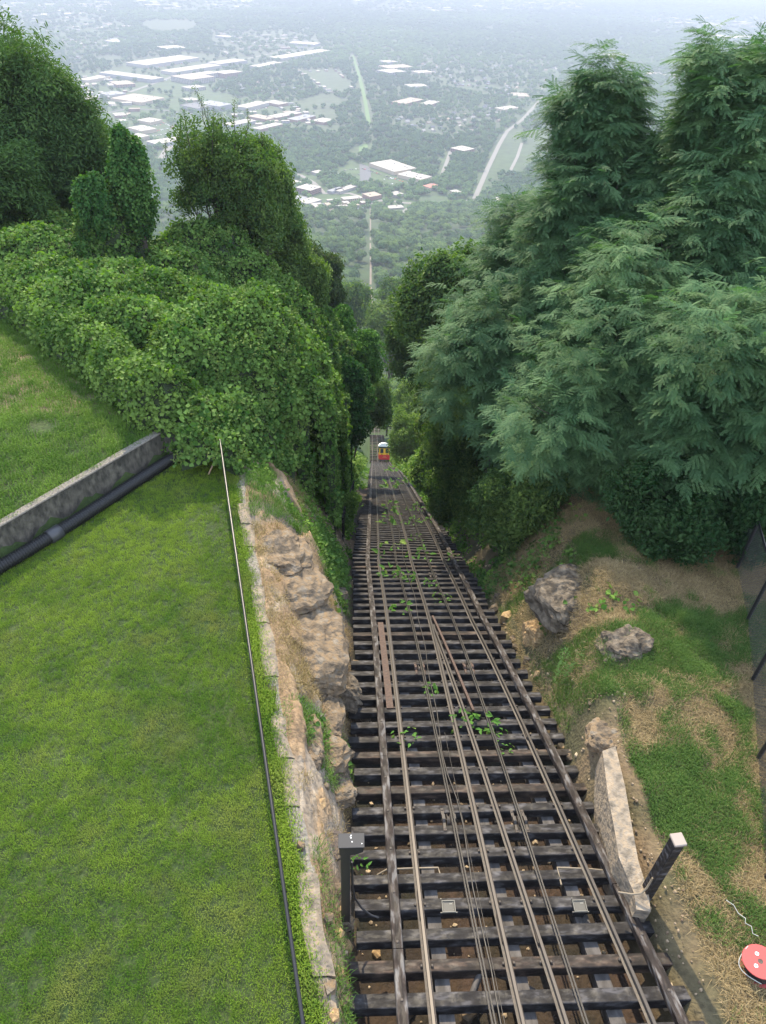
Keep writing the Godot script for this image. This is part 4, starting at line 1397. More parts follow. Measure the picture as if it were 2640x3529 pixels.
func build_weeds() -> void:
	var kinds := [leaf_cluster(26, .22, .09, .16, .5, .9), leaf_cluster(18, .3, .10, .18, .45, .8), leaf_cluster(9, .26, .26, .36, .95, .35)]
	for w in [
		[3.76, 11.68, 0, 1.76, "bright leafy weed beside the second twin ropes, largest near the pulleys"],
		[3.21, 11.63, 1, 1.08, "small weed between the middle rails"],
		[4.15, 11.33, 1, 0.94, "small weed right of the largest leafy weed"],
		[1.58, 11.11, 1, 1.22, "weed at the foot of the leftmost rail"],
		[2.57, 13.15, 0, 1.08, "weed under the thin cable below the rust orange pulley"],
		[1.96, 18.56, 0, 1.76, "wide patch of weed near the leftmost rail past the rusty bar"],
		[3.74, 19.54, 1, 1.22, "single weed sprig beside the thin cable"],
		[1.92, 22.2, 0, 2.16, "dense dark weed patch right of the leftmost rail"],
		[2.68, 21.75, 0, 1.49, "dark weed patch beside the first twin ropes"],
		[2.0, 25.25, 1, 2.29, "bright weed patch beside the leftmost rail, upper of the pair"],
		[3.38, 24.75, 1, 2.29, "bright weed patch between the middle rails"],
		[2.64, 27.61, 2, 1.15, "pale yellow green big leaved weed over the thin cable"],
		[1.82, 27.63, 2, 0.68, "pale flat weed beside the leftmost rail"],
		[3.65, 28.49, 1, 1.62, "weed sprig right of the middle rail"],
		[2.21, 33.36, 0, 2.97, "yellow green weed patch above the pale flat weed"],
		[2.58, 37.84, 0, 2.97, "yellow green weed patch left of the middle rail"],
		[2.29, 41.88, 0, 2.97, "tall green weed cluster at the far left rail"],
		[3.43, 33.35, 1, 2.03, "weed at the middle rail on the closely spaced sleepers"],
		[4.32, 33.69, 1, 2.03, "weed at the right rail on the closely spaced sleepers"],
		[4.15, 39.79, 1, 2.16, "distant weed between the right rails"],
		[2.94, 55.92, 0, 4.05, "green weed mat over the far sleepers, left half"],
		[4.56, 60.54, 0, 4.05, "green weed mat over the far sleepers, right half"],
		[4.97, 85.19, 0, 5.4, "sunlit weed mat across the track near the railway car, right half"],
		[3.7, 81.72, 0, 4.86, "sunlit weed mat across the track near the railway car, left half"],
		[3.34, 20.73, 1, 1.22, "small weed beside the second twin ropes"],
		[5.13, 24.57, 1, 1.35, "small weed beside the right guard timber"],
		[0.2, 7.03, 1, 0.81, "weed at the sleeper end above the hooded post"],
		[4.18, 10.59, 1, 0.81, "weed in the gap beside the rightmost rail"]]:
		var at := on_track(w[0], .06, w[1])
		var m: StandardMaterial3D = M.weed_light if w[2] == 2 else M.weed_green
		var o := obj("weed", kinds[w[2]], m, null, Transform3D(Basis(Vector3.UP, rr(0, TAU)) * Basis.from_scale(Vector3.ONE * w[3]), at))
		tag(o, w[4], "weed", "weeds growing up between the sleepers")
	var tall := PackedVector3Array()
	for i in 16:
		var foot := Vector3(rr(-.35, .35), 0, rr(-.3, .3))
		var h := rr(.8, 1.35)
		for k in 16:
			var b := Basis(Vector3.UP, rr(0, TAU)) * Basis(Vector3.RIGHT, rr(-.5, .3))
			leaf(tall, Transform3D(b, foot + Vector3(0, h * k / 16.0, 0)), .15, .025)
	var o := obj("tall_weed", mesh_of(tall), M.weed_dark, null, P(Vector3(6.44, -2.32, -12.89)))
	tag(o, "clump of tall narrow leaved weeds beside the grey boulder", "weed")

func build_car() -> void:
	var d := 137.0
	var t := thing("railway_car", "red and yellow incline railway car with a white roof on the far track", "railway car", on_track(3.78, .15, d))
	t.basis = track_basis(d)
	obj("lower_body", box(Vector3(2.5, 1.15, 8.6), .06), M.car_red, t, P(Vector3(0, .95, -4.3)))
	obj("upper_body", box(Vector3(2.46, 1.5, 8.5), .05), M.car_yellow, t, P(Vector3(0, 2.28, -4.3)))
	obj("letterboard", box(Vector3(2.5, .42, 8.56), .04), M.black_steel, t, P(Vector3(0, 3.2, -4.3)))
	var st := begin()
	var prof := [Vector2(-1.35, 0), Vector2(-1.35, .14), Vector2(-1.15, .5), Vector2(-.6, .78), Vector2(0, .86), Vector2(.6, .78), Vector2(1.15, .5), Vector2(1.35, .14), Vector2(1.35, 0)]
	add_prism(st, prof, 9.0, P(Vector3(0, 3.42, -4.3)))
	obj("roof", done(st), M.car_white, t)
	for x in [-.62, .62]:
		var f := obj("end_window", box(Vector3(.74, 1.0, .03), .01), M.black_steel, t, P(Vector3(x, 2.42, -.038)))
		obj("pane", box(Vector3(.6, .86, .014), .004), M.window_glass, f, P(Vector3(0, 0, .02)))
		obj("headlight", lathe([Vector2(.0, .08), Vector2(.09, .08), Vector2(.11, 0)], 12), M.black_steel, t, Transform3D(Basis(Vector3.RIGHT, PI / 2), Vector3(x * .98, 1.68, -.04)))
	for s in [-1.0, 1.0]:
		for k in 5:
			obj("side_window", box(Vector3(.03, 1.0, 1.2), .01), M.window_glass, t, P(Vector3(s * 1.235, 2.42, -.95 - k * 1.68)))
	for k in 2: obj("gilt_scroll", box(Vector3(.95 - .35 * k, .05, .012)), M.gilt, t, P(Vector3(.02, .95 + k * .24, .008), 0))
	obj("bumper", box(Vector3(2.2, .22, .2), .03), M.black_steel, t, P(Vector3(0, .28, .0)))
	for x in [-.75, .75]:
		for z in [-1.2, -7.4]:
			obj("wheel", lathe([Vector2(0, -.06), Vector2(.3, -.06), Vector2(.3, .06), Vector2(0, .06)], 18), M.rail_rust, t, Transform3D(Basis(Vector3.BACK, PI / 2), Vector3(x, .3, z)))

# ---------------------------------------------------------------- the valley
var blocked := {}
const FLOOR := -415.0

func block(x: float, z: float, l: float, w: float, yaw: float) -> void:
	var b := Basis(Vector3.UP, yaw)
	var i := -l / 2 - 4
	while i <= l / 2 + 4:
		var j := -w / 2 - 4
		while j <= w / 2 + 4:
			var p := b * Vector3(i, 0, j)
			blocked[Vector2i(int(floor((x + p.x) / 8)), int(floor((z + p.z) / 8)))] = true
			j += 6
		i += 6

func is_blocked(x: float, z: float) -> bool:
	return blocked.has(Vector2i(int(floor(x / 8)), int(floor(z / 8))))

func building(called: String, label: String, category: String, group: String, s: Array) -> Node3D:   # s: x, z, length, width, yaw, height, wall, roof, rows and columns of windows
	var t := thing(called, label, category, Vector3(s[0], FLOOR, s[1]), s[4], group)
	var l: float = s[2]
	var w: float = s[3]
	var h: float = s[5]
	obj("walls", box(Vector3(l, h, w)), M[s[6]], t, P(Vector3(0, h / 2, 0)))
	var roof := obj("roof", box(Vector3(l + .6, .5, w + .6)), M[s[7]], t, P(Vector3(0, h + .25, 0)))
	var n := mini(6, int(l * w / 500.0))
	for k in n:
		obj("roof_unit", box(Vector3(2.6, 1.5, 2.2)), M.grey_wall, roof, P(Vector3(rr(-.4, .4) * l, 1.0, rr(-.35, .35) * w)))
	for r in int(s[8]):
		for c in int(s[9]):
			for side in [-1.0, 1.0]:
				obj("window", box(Vector3(l / s[9] * .5, h / s[8] * .5, .3)), M.window_glass, t, P(Vector3((c + .5) / s[9] * l - l / 2, (r + .5) / s[8] * h, side * w / 2)))
	if int(s[8]) > 0:
		var m := maxi(2, int(s[9] * w / l))
		for r in int(s[8]):
			for c in m:
				for side in [-1.0, 1.0]:
					obj("window", box(Vector3(.3, h / s[8] * .5, w / m * .5)), M.window_glass, t, P(Vector3(side * l / 2, (r + .5) / s[8] * h, (c + .5) / m * w - w / 2)))
	block(s[0], s[1], l, w, s[4])
	return t

func house(wall: String, roof: String) -> Node3D:
	var t := thing("house", "", "house", Vector3.ZERO)
	obj("walls", box(Vector3(13, 4.5, 8.5)), M[wall], t, P(Vector3(0, 2.25, 0)))
	var st := begin(false)
	add_prism(st, [Vector2(-5, 4.3), Vector2(5, 4.3), Vector2(0, 7.6)], 14, Transform3D(Basis(Vector3.UP, PI / 2), Vector3.ZERO))
	obj("roof", done(st), M[roof], t)
	return t

func copy_of(o: Node3D, label: String, group: String) -> Node3D:
	var c: Node3D = o.duplicate()
	c.name = numbered(String(o.name).get_slice("_0", 0))
	add_child(c, true)
	tag(c, label, "", group)
	return c

func ribbon(pts: Array, width: float, up: float) -> ArrayMesh:
	var v := PackedVector3Array()
	var ix := PackedInt32Array()
	var c := PackedColorArray()
	for i in pts.size():
		var a: Vector2 = pts[maxi(i - 1, 0)]
		var b: Vector2 = pts[mini(i + 1, pts.size() - 1)]
		var side := (b - a).normalized().orthogonal() * width / 2
		for s in [-1.0, 1.0]:
			var p: Vector2 = pts[i] + side * s
			v.append(Vector3(p.x, ground(p.x, p.y) + up, p.y))
			c.append(Color.WHITE)
	for i in pts.size() - 1:
		ix.append_array(PackedInt32Array([i * 2, i * 2 + 1, i * 2 + 2, i * 2 + 1, i * 2 + 3, i * 2 + 2]))
	return sheet(v, c, ix)

func road(label: String, pts: Array, width: float, m: Material, called := "road") -> void:
	var fine_pts := []
	for i in pts.size() - 1:
		var a := Vector2(pts[i][0], pts[i][1])
		var b := Vector2(pts[i + 1][0], pts[i + 1][1])
		var n := int(a.distance_to(b) / 14.0) + 1
		for k in n:
			var p := a.lerp(b, k / float(n))
			fine_pts.append(p)
			block(p.x, p.y, width, width, 0)
	fine_pts.append(Vector2(pts[-1][0], pts[-1][1]))
	tag(obj(called, ribbon(fine_pts, width, .5), m), label, "road", "", "structure")

func patch(called: String, label: String, corners: Array, up: float, m: Material, clear := true) -> void:
	var st := begin(false)
	var mid := Vector3.ZERO
	var ring := PackedVector2Array()
	for c in corners:
		mid += Vector3(c[0], FLOOR + up, c[1]) / corners.size()
		ring.append(Vector2(c[0], c[1]))
	for i in corners.size():
		var a: Array = corners[i]
		var b: Array = corners[(i + 1) % corners.size()]
		tri(st, mid, Vector3(a[0], FLOOR + up, a[1]), Vector3(b[0], FLOOR + up, b[1]), mid - Vector3(0, 50, 0))
	tag(obj(called, done(st), m), label, called.replace("_", " "), "", "structure")
	if clear:
		var lo := ring[0]
		var hi := ring[0]
		for p in ring: lo = lo.min(p); hi = hi.max(p)
		var x := lo.x
		while x < hi.x:
			var z := lo.y
			while z < hi.y:
				if Geometry2D.is_point_in_polygon(Vector2(x, z), ring): blocked[Vector2i(int(floor(x / 8)), int(floor(z / 8)))] = true
				z += 7
			x += 7

func forest_crown(plates: int, leaf_size: float, lobes: int) -> ArrayMesh:
	var v := PackedVector3Array()
	var ls := [[Vector3.ZERO, .74]]
	for i in lobes:
		var y := lerpf(-.3, .8, (i + .5) / lobes)
		var a := i * 2.4
		ls.append([Vector3(cos(a) * .6 * sqrt(1 - y * y), y * .55, sin(a) * .6 * sqrt(1 - y * y)), rr(.32, .48)])
	for l in ls:
		var g := []
		for j in 6:
			var row := []
			for i in 8:
				var a := TAU * i / 8
				var b := PI * j / 5 - PI / 2
				row.append(l[0] + Vector3(cos(a) * cos(b), sin(b) * .85, sin(a) * cos(b)) * l[1] * .86 * (1.0 + .2 * fine.get_noise_3d(i * 70.0, j * 70.0, l[1] * 900)))
			g.append(row)
		for j in 5:
			for i in 8:
				var k := (i + 1) % 8
				v.append_array(PackedVector3Array([g[j][i], g[j][k], g[j + 1][k], g[j][i], g[j + 1][k], g[j + 1][i]]))
	for i in plates:
		var l: Array = ls[rng.randi() % ls.size()]
		var dir := Vector3(rng.randfn(), rng.randfn() * .9 + .3, rng.randfn()).normalized()
		var p: Vector3 = l[0] + dir * l[1] * rr(.88, 1.08)
		leaf(v, Transform3D(facing((dir + Vector3(rr(-.6, .6), rr(0, 1), rr(-.6, .6))).normalized(), rr(0, TAU), 1.0), p), leaf_size * rr(.6, 1.2), leaf_size * .7)
	return mesh_of(v)

func build_valley() -> void:
	for f in [
		["paved_district", "pale paved ground of the business district left of the apartments", [[-997.16, -3093.83], [-877.18, -3117.77], [-723.83, -3036.9], [-636.92, -3108.67], [-506.15, -2824.79], [-501.57, -2528.02], [-295.44, -2341.93], [-386.35, -2233.83], [-433.45, -2003.69], [-570.44, -2094.59], [-718.91, -2386.47], [-842.65, -2635.64]], 0.2, "district_ground"],
		["paved_district", "pale paved ground around the long warehouses", [[-925.44, -3108.14], [-912.59, -3560.63], [-686.64, -3891.24], [-317.63, -4758.08], [-91.78, -4378.02], [-220.6, -3684.96], [-392.86, -3400.92], [-465.69, -3385.37], [-647.05, -3163.68], [-764.25, -2925.02]], 0.2, "district_ground"],
		["paved_district", "pale paved ground around the school wings", [[-361.45, -2548.94], [-200.01, -2739.47], [-144.67, -2561.67], [-40.11, -2428.0], [-134.01, -2346.62], [-245.13, -2236.13], [-352.66, -2269.37]], 0.2, "district_ground"],
		["paved_district", "paved blocks around the brick office and shops", [[-145.65, -1574.72], [-113.1, -1700.57], [-34.95, -1655.64], [54.15, -1625.61], [58.8, -1555.51], [-13.29, -1517.06], [-93.15, -1511.45]], 0.2, "district_ground"]]: patch(f[0], f[1], f[2], f[3], M[f[4]], false)
	for f in [
		["field", "round pale field beside the far highway", [[-1228.34, -5144.7], [-1143.71, -5328.51], [-999.11, -5383.36], [-873.17, -5127.38], [-854.43, -4771.19], [-969.68, -4647.93], [-1096.29, -4779.63]], 0.3, "turf"],
		["field", "flat green field behind the long white warehouse", [[-1075.21, -3595.72], [-1015.21, -3663.37], [-931.53, -3600.29], [-946.95, -3467.39], [-1029.65, -3497.44]], 0.3, "turf"],
		["playing_field", "green playing field beside the woods", [[-166.92, -2701.34], [-78.66, -2859.9], [17.86, -2730.6], [-50.2, -2611.4], [-125.68, -2632.4]], 0.3, "turf"],
		["football_field", "green football field below the playing field", [[-102.84, -2517.89], [-42.63, -2604.51], [-28.39, -2521.04], [-29.61, -2429.44], [-75.3, -2433.81]], 0.3, "turf"],
		["field", "broad green field right of the halls", [[-517.91, -2753.96], [-475.47, -2830.06], [-391.33, -2788.69], [-341.75, -2694.96], [-391.93, -2615.97], [-469.2, -2687.38]], 0.3, "turf"],
		["baseball_field", "green baseball field with a brown infield", [[-71.16, -2279.86], [-38.66, -2325.96], [1.91, -2331.21], [-1.46, -2257.16], [-50.3, -2229.57]], 0.3, "turf"],
		["infield", "brown baseball infield on the green field", [[-47.78, -2270.16], [-31.53, -2294.44], [-11.47, -2287.4], [-21.18, -2251.61], [-44.06, -2245.68]], 0.5, "bare_earth"],
		["infield", "orange infield at the edge of the playing field", [[-127.68, -2773.43], [-101.32, -2809.52], [-86.06, -2775.73], [-114.82, -2744.41]], 0.5, "bare_earth"],
		["field", "sloping meadow in the woods above the supermarket", [[1.62, -2012.19], [38.83, -2095.57], [90.2, -2143.22], [61.95, -2031.5], [19.03, -1951.78]], 0.3, "turf"],
		["field", "grass lawn around the red tiled building", [[148.85, -1608.76], [178.54, -1635.29], [224.71, -1614.53], [213.15, -1572.47], [152.42, -1568.03]], 0.3, "turf"],
		["field", "strip of mown grass right of the main road", [[336.55, -1801.06], [463.38, -2245.87], [533.71, -2400.07], [505.48, -2220.6], [367.58, -1803.81], [331.76, -1719.43]], 0.3, "turf"],
		["field", "cemetery lawn right of the mown strip", [[392.41, -1849.22], [552.43, -2352.06], [639.39, -2363.01], [567.49, -2112.87], [422.88, -1830.15]], 0.3, "turf"],
		["earth_strip", "long strip of bare orange earth below the mill", [[342.38, -3116.5], [427.89, -3088.82], [524.98, -3001.89], [503.83, -2948.47], [408.46, -3002.07]], 0.4, "bare_earth"],
		["building_site", "bare orange earth around the unfinished building", [[-770.89, -2668.46], [-707.18, -2813.55], [-591.32, -2697.76], [-641.92, -2553.51]], 0.4, "bare_earth"],
		["building_site", "bare orange earth beside the apartment blocks", [[-687.98, -2964.54], [-614.4, -2942.25], [-606.01, -2854.93], [-671.79, -2867.46]], 0.4, "bare_earth"],
		["building_site", "curved orange earth bank below the narrow warehouse", [[-744.29, -3214.7], [-702.72, -3271.94], [-652.23, -3191.85], [-675.07, -3129.42], [-713.63, -3150.4]], 0.4, "bare_earth"],
		["car_park", "large grey car park in front of the supermarket", [[-26.04, -1776.19], [7.24, -1867.56], [34.36, -1888.76], [82.16, -1822.0], [146.24, -1715.75], [108.07, -1673.52], [56.81, -1721.55], [21.13, -1731.97]], 0.4, "asphalt"],
		["car_park", "small grey car park at the edge of the forest", [[73.14, -1501.5], [109.57, -1520.23], [123.35, -1483.73], [100.67, -1421.47], [76.88, -1439.74]], 0.4, "asphalt"],
		["car_park", "long grey car park behind the vine pillar", [[-607.26, -2252.35], [-538.98, -2326.03], [-443.76, -2196.26], [-433.76, -2138.89], [-523.6, -2100.07]], 0.4, "asphalt"],
		["car_park", "grey yard around the apartment blocks", [[-688.98, -3070.81], [-641.94, -3135.96], [-540.72, -2890.69], [-571.18, -2837.15]], 0.4, "asphalt"],
		["car_park", "school car park between the wings", [[-321.72, -2516.39], [-272.39, -2601.92], [-219.81, -2589.86], [-247.84, -2489.53]], 0.4, "asphalt"],
		["yard", "pale trailer yard below the longest warehouse", [[-874.03, -3395.4], [-649.19, -3659.91], [-615.48, -3571.64], [-731.84, -3328.55], [-798.37, -3301.7]], 0.35, "pale_road"],
		["yard", "pale storage yard full of small roofs near the woods", [[-194.48, -3377.99], [-35.13, -3411.23], [19.41, -2989.94], [-54.68, -2878.24], [-100.32, -3046.45]], 0.35, "district_ground"],
		["yard", "grey street block at the foot of the forest", [[-116.38, -1636.68], [-41.32, -1630.34], [33.85, -1636.26], [52.83, -1577.99], [-46.14, -1547.88], [-80.5, -1591.32]], 0.35, "district_ground"]]: patch(f[0], f[1], f[2], f[3], M[f[4]])
	for r in [
		["pale main road running straight away from the forest edge", [[274.94, -1600.66], [342.27, -1855.65], [415.95, -2123.83], [471.3, -2309.41], [551.33, -2490.65], [653.09, -2764.43], [714.52, -2934.87]], 11, "pale_road"],
		["curving road from the forest junction past the car park", [[52.13, -1552.76], [79.62, -1579.98], [118.54, -1559.85], [154.84, -1556.8], [183.87, -1547.61], [236.2, -1568.4], [270.06, -1594.14]], 11, "pale_road"],
		["street running past the brick office toward the forked road", [[49.49, -1577.74], [6.38, -1621.89], [-47.82, -1617.67], [-74.57, -1703.81], [-105.63, -1762.09], [-124.84, -1781.48]], 11, "pale_road"],
		["side road climbing past the red tiled building", [[149.36, -1709.38], [178.12, -1752.28], [221.04, -1776.9], [253.96, -1939.02], [273.93, -2043.23]], 9, "pale_road"],
		["far highway across the upper left valley", [[-1911.64, -4629.22], [-1757.15, -4922.42], [-1622.94, -5116.69], [-1462.33, -5430.67]], 28, "pale_road"],
		["far highway along the woods in the upper middle", [[-1338.34, -5912.17], [-1114.99, -6048.42], [-906.55, -6263.31], [-696.63, -6465.66], [-526.87, -6703.31]], 24, "pale_road"],
		["looping pale road behind the warehouses", [[-1122.75, -4267.13], [-1042.11, -4311.71], [-889.23, -4233.29], [-789.82, -4182.29], [-693.14, -4066.55], [-593.06, -3975.94]], 13, "pale_road"],
		["street between the warehouses and the apartments", [[-731.81, -2786.03], [-675.64, -3046.1], [-605.19, -3388.08], [-490.66, -3585.82], [-359.29, -3889.66], [-111.86, -4223.17]], 14, "pale_road"],
		["street along the left business blocks", [[-731.79, -2384.66], [-665.87, -2503.5], [-549.66, -2483.02], [-442.49, -2425.41], [-365.7, -2366.26], [-295.44, -2341.93]], 14, "asphalt"],
		["rail line curving round the far sheds", [[-316.16, -4734.37], [-208.94, -4614.87], [-92.78, -4429.74], [-48.56, -4240.22]], 9, "pale_road"],
		["narrow cutline through the woods in the middle of the valley", [[30.56, -3944.3], [49.88, -3364.77], [62.71, -2827.42], [67.05, -2356.29]], 12, "turf"],
		["winding cemetery lane behind the grove", [[548.05, -2083.6], [587.87, -2230.25], [631.41, -2329.21], [681.14, -2508.26]], 8, "pale_road"],
		["second cemetery lane below the main road", [[398.2, -1849.75], [442.76, -1994.89], [487.02, -2159.98]], 8, "pale_road"],
		["lane from the small car park to the junction", [[121.25, -1452.66], [116.02, -1493.78], [136.92, -1538.68], [155.31, -1562.52]], 9, "pale_road"],
		["street into the left car park", [[-433.76, -2138.89], [-451.39, -1976.48], [-444.85, -1858.71]], 16, "pale_road"]]: road(r[0], r[1], r[2], M[r[3]])
	var pts := []
	var d := 418.0
	while d < 1530: pts.append([2.99 + tx(d), -d]); d += 12
	road("straight railway clearing running down through the forest to the valley", pts, 2.2, M.cut_line, "path")
	for b in [
		["warehouse", "longest white roofed warehouse in the upper left of the valley", "warehouse", -756.82, -3496.52, 313.26, 110.53, 1.02, 12, "pale_wall", "white_roof", 0, 1],
		["warehouse", "long white roofed warehouse below the longest one", "warehouse", -791.96, -3075.15, 61.54, 253.51, 1.05, 12, "grey_wall", "white_roof", 0, 1],
		["warehouse", "narrow white roofed warehouse right above the apartment blocks", "warehouse", -609.35, -3308.75, 272.42, 68.21, 0.99, 11, "pale_wall", "white_roof", 0, 1],
		["warehouse", "white roofed shed right of the longest warehouse", "warehouse", -497.78, -3524.74, 165.87, 69.8, 0.94, 11, "grey_wall", "white_roof", 0, 1],
		["warehouse", "white roofed shed beside the trailer yard", "warehouse", -333.19, -3482.77, 177.18, 46.06, 1.06, 10, "pale_wall", "white_roof", 0, 1],
		["warehouse", "very long white shed at the bend of the rail line", "warehouse", -207.92, -3859.84, 398.24, 67.99, 1.02, 10, "pale_wall", "white_roof", 0, 1],
		["warehouse", "white shed beyond the bend of the rail line", "warehouse", -210.0, -4289.1, 91.76, 137.4, 1.29, 10, "grey_wall", "white_roof", 0, 1],
		["warehouse", "white roofed shed behind the longest warehouse", "warehouse", -809.28, -3956.14, 107.52, 109.8, 0.68, 9, "grey_wall", "white_roof", 0, 1],
		["warehouse", "small white shed by the far road on the left", "warehouse", -1116.69, -4136.43, 63.92, 93.22, 0.66, 8, "pale_wall", "white_roof", 0, 1],
		["warehouse", "bright square roof among the far yards", "warehouse", -635.6, -4497.27, 58.3, 87.77, 1.0, 8, "grey_wall", "white_roof", 0, 1],
		["apartment_building", "large pale apartment block with rows of windows", "apartment building", -562.39, -3051.86, 113.69, 110.62, 0.88, 17, "pale_wall", "tan_roof", 4, 14],
		["apartment_building", "long apartment block behind the large pale one", "apartment building", -538.24, -3136.73, 111.1, 51.56, 0.97, 16, "pale_wall", "white_roof", 4, 12],
		["apartment_building", "brick and white apartment block on the right of the three", "apartment building", -453.13, -3194.33, 89.71, 64.57, 0.84, 16, "brick_wall", "white_roof", 4, 9],
		["apartment_building", "low pale row in front of the apartment blocks", "apartment building", -531.27, -2873.1, 65.76, 50.41, 0.86, 10, "pale_wall", "pale_wall", 3, 9],
		["hall", "grey roofed hall with a dark front below the field", "hall", -412.13, -2550.53, 59.09, 90.14, 0.97, 13, "grey_wall", "grey_roof", 0, 1],
		["hall", "dark flat hall joined to the grey roofed one", "hall", -463.09, -2519.61, 64.42, 81.09, 0.87, 11, "grey_wall", "dark_roof", 0, 1],
		["shop", "white roofed shop by the long car park", "shop", -560.37, -2300.12, 48.06, 51.53, 0.98, 8, "tan_wall", "white_roof", 0, 1],
		["shop", "white roofed shop above the pillar of vines", "shop", -555.89, -2183.86, 48.96, 62.5, 0.82, 9, "tan_wall", "white_roof", 0, 1],
		["shop", "long shop block behind the scrubby tree", "shop", -463.56, -2049.15, 92.51, 45.77, 0.78, 8, "grey_wall", "white_roof", 0, 1],
		["shop", "small bright roofed shop beside the vine pillar", "shop", -543.77, -2094.14, 32.05, 43.62, 0.89, 9, "tan_wall", "white_roof", 0, 1],
		["school", "bright gym roof of the school below the playing field", "school", -296.48, -2571.5, 116.07, 44.88, 1.06, 10, "pale_wall", "white_roof", 0, 1],
		["school", "school wing right of the bright gym roof", "school", -227.08, -2631.0, 44.4, 64.84, 0.86, 8, "brick_wall", "white_roof", 0, 1],
		["school", "tan roofed school wing left of the long white one", "school", -251.83, -2388.08, 41.47, 74.62, 0.93, 8, "brick_wall", "tan_roof", 0, 1],
		["school", "long white roofed school wing", "school", -187.36, -2433.77, 117.31, 37.04, 0.88, 8, "brick_wall", "white_roof", 0, 1],
		["school", "grey roofed school wing near the football field", "school", -134.14, -2397.36, 91.51, 37.91, 0.97, 8, "brick_wall", "grey_roof", 0, 1],
		["school", "square white school wing at the sports fields", "school", -68.95, -2365.34, 54.63, 43.86, 0.98, 8, "brick_wall", "white_roof", 0, 1],
		["school", "long low wing nearest the woods", "school", -222.22, -2260.26, 100.27, 28.74, 0.96, 8, "brick_wall", "white_roof", 0, 1],
		["school", "low wing half hidden behind the scrubby tree", "school", -306.69, -2302.52, 100.87, 36.91, 0.9, 8, "grey_wall", "white_roof", 0, 1],
		["shop", "small white roofed shop left of the halls", "shop", -506.81, -2650.29, 45.65, 44.32, 0.8, 7, "tan_wall", "white_roof", 0, 1],
		["unfinished_building", "tan unfinished building frame on bare orange earth", "building", -668.84, -2633.36, 108.21, 126.52, 1.07, 9, "tan_wall", "tan_roof", 0, 1],
		["church", "brown church hall with arches left of the apartments", "church", -784.77, -2913.03, 64.72, 76.5, 0.58, 10, "brick_wall", "tan_roof", 2, 7],
		["shop", "pale cluster roof beside the tree at upper left", "shop", -909.49, -3001.99, 102.31, 44.58, 1.09, 9, "tan_wall", "white_roof", 0, 1],
		["shop", "white roof next to the big willowy tree", "shop", -822.09, -2627.33, 48.7, 47.18, 1.04, 8, "tan_wall", "white_roof", 0, 1],
		["shop", "long pale block left of the unfinished building", "shop", -768.41, -2713.59, 65.31, 56.6, 0.78, 8, "pale_wall", "grey_roof", 0, 1],
		["supermarket", "big white roofed supermarket behind the car park", "supermarket", 110.1, -1838.3, 67.35, 96.65, 0.63, 9, "tan_wall", "white_roof", 0, 1],
		["supermarket", "lower white roofed wing of the supermarket row", "supermarket", 156.71, -1755.98, 42.45, 68.0, 0.85, 8, "tan_wall", "white_roof", 0, 1],
		["office_block", "square brick office block with a white roof", "office", -81.17, -1625.01, 37.64, 40.13, 0.93, 11, "brick_wall", "white_roof", 3, 8],
		["shop", "long white roofed shop right of the brick office", "shop", -1.92, -1644.15, 59.15, 17.33, 0.88, 6, "pale_wall", "white_roof", 0, 1],
		["shop", "grey roofed shop joined to the long white one", "shop", -23.74, -1633.2, 39.68, 13.63, 0.86, 6, "grey_wall", "grey_roof", 0, 1],
		["shop", "cream fronted shop with a pale roof above the trees", "shop", 10.72, -1568.81, 42.08, 17.7, 0.38, 7, "tan_wall", "white_roof", 2, 9],
		["church", "brown church with a broad roof near the junction", "church", 53.92, -1592.52, 31.0, 27.85, 0.6, 8, "brick_wall", "tan_roof", 0, 1],
		["church", "red tiled building on the small green", "church", 187.92, -1675.94, 32.43, 21.5, 0.77, 7, "tan_wall", "red_roof", 0, 1],
		["shop", "narrow pale shop above the small car park", "shop", 98.45, -1517.11, 34.19, 18.2, 0.3, 5, "pale_wall", "white_roof", 0, 1],
		["shop", "grey roofed block left of the brick office", "shop", -108.27, -1559.05, 41.56, 39.39, 1.05, 6, "grey_wall", "grey_roof", 0, 1],
		["shop", "pale flat block in front of the brick office", "shop", -75.87, -1544.91, 41.23, 28.09, 0.83, 6, "grey_wall", "white_roof", 0, 1],
		["shop", "small white shop at the head of the car park", "shop", -67.13, -1778.37, 23.56, 18.29, 0.78, 6, "pale_wall", "white_roof", 0, 1],
		["shop", "small white shop below the car park", "shop", 106.26, -1612.83, 22.77, 22.46, 0.61, 6, "pale_wall", "white_roof", 0, 1],
		["shop", "little white roofed building beside the main road", "shop", 238.66, -1635.83, 17.31, 24.38, 0.44, 6, "tan_wall", "white_roof", 0, 1],
		["church", "brick church with several white roofs left of the main road", "church", 304.04, -2033.47, 45.02, 43.83, 0.74, 10, "brick_wall", "white_roof", 2, 7],
		["shop", "low tan shop left of the forked road", "shop", -117.0, -1675.88, 40.45, 21.43, 0.91, 6, "tan_wall", "white_roof", 0, 1],
		["shop", "white roof at the foot of the main road", "shop", 322.61, -1586.41, 14.63, 20.81, -0.57, 6, "pale_wall", "white_roof", 0, 1],
		["factory", "white roofed mill shed, highest of the mill group", "factory", 184.86, -3674.99, 62.75, 55.98, 0.72, 12, "grey_wall", "white_roof", 0, 1],
		["factory", "long tan mill shed in the middle of the mill group", "factory", 211.24, -3525.21, 127.8, 80.36, 0.49, 12, "tan_wall", "tan_roof", 2, 9],
		["factory", "dark fronted mill shed at the front of the mill group", "factory", 183.91, -3372.1, 88.54, 81.97, 0.65, 14, "grey_wall", "white_roof", 2, 7],
		["warehouse", "pale shed right of the mill group", "warehouse", 313.38, -3417.53, 75.05, 55.3, 0.51, 9, "tan_wall", "white_roof", 0, 1],
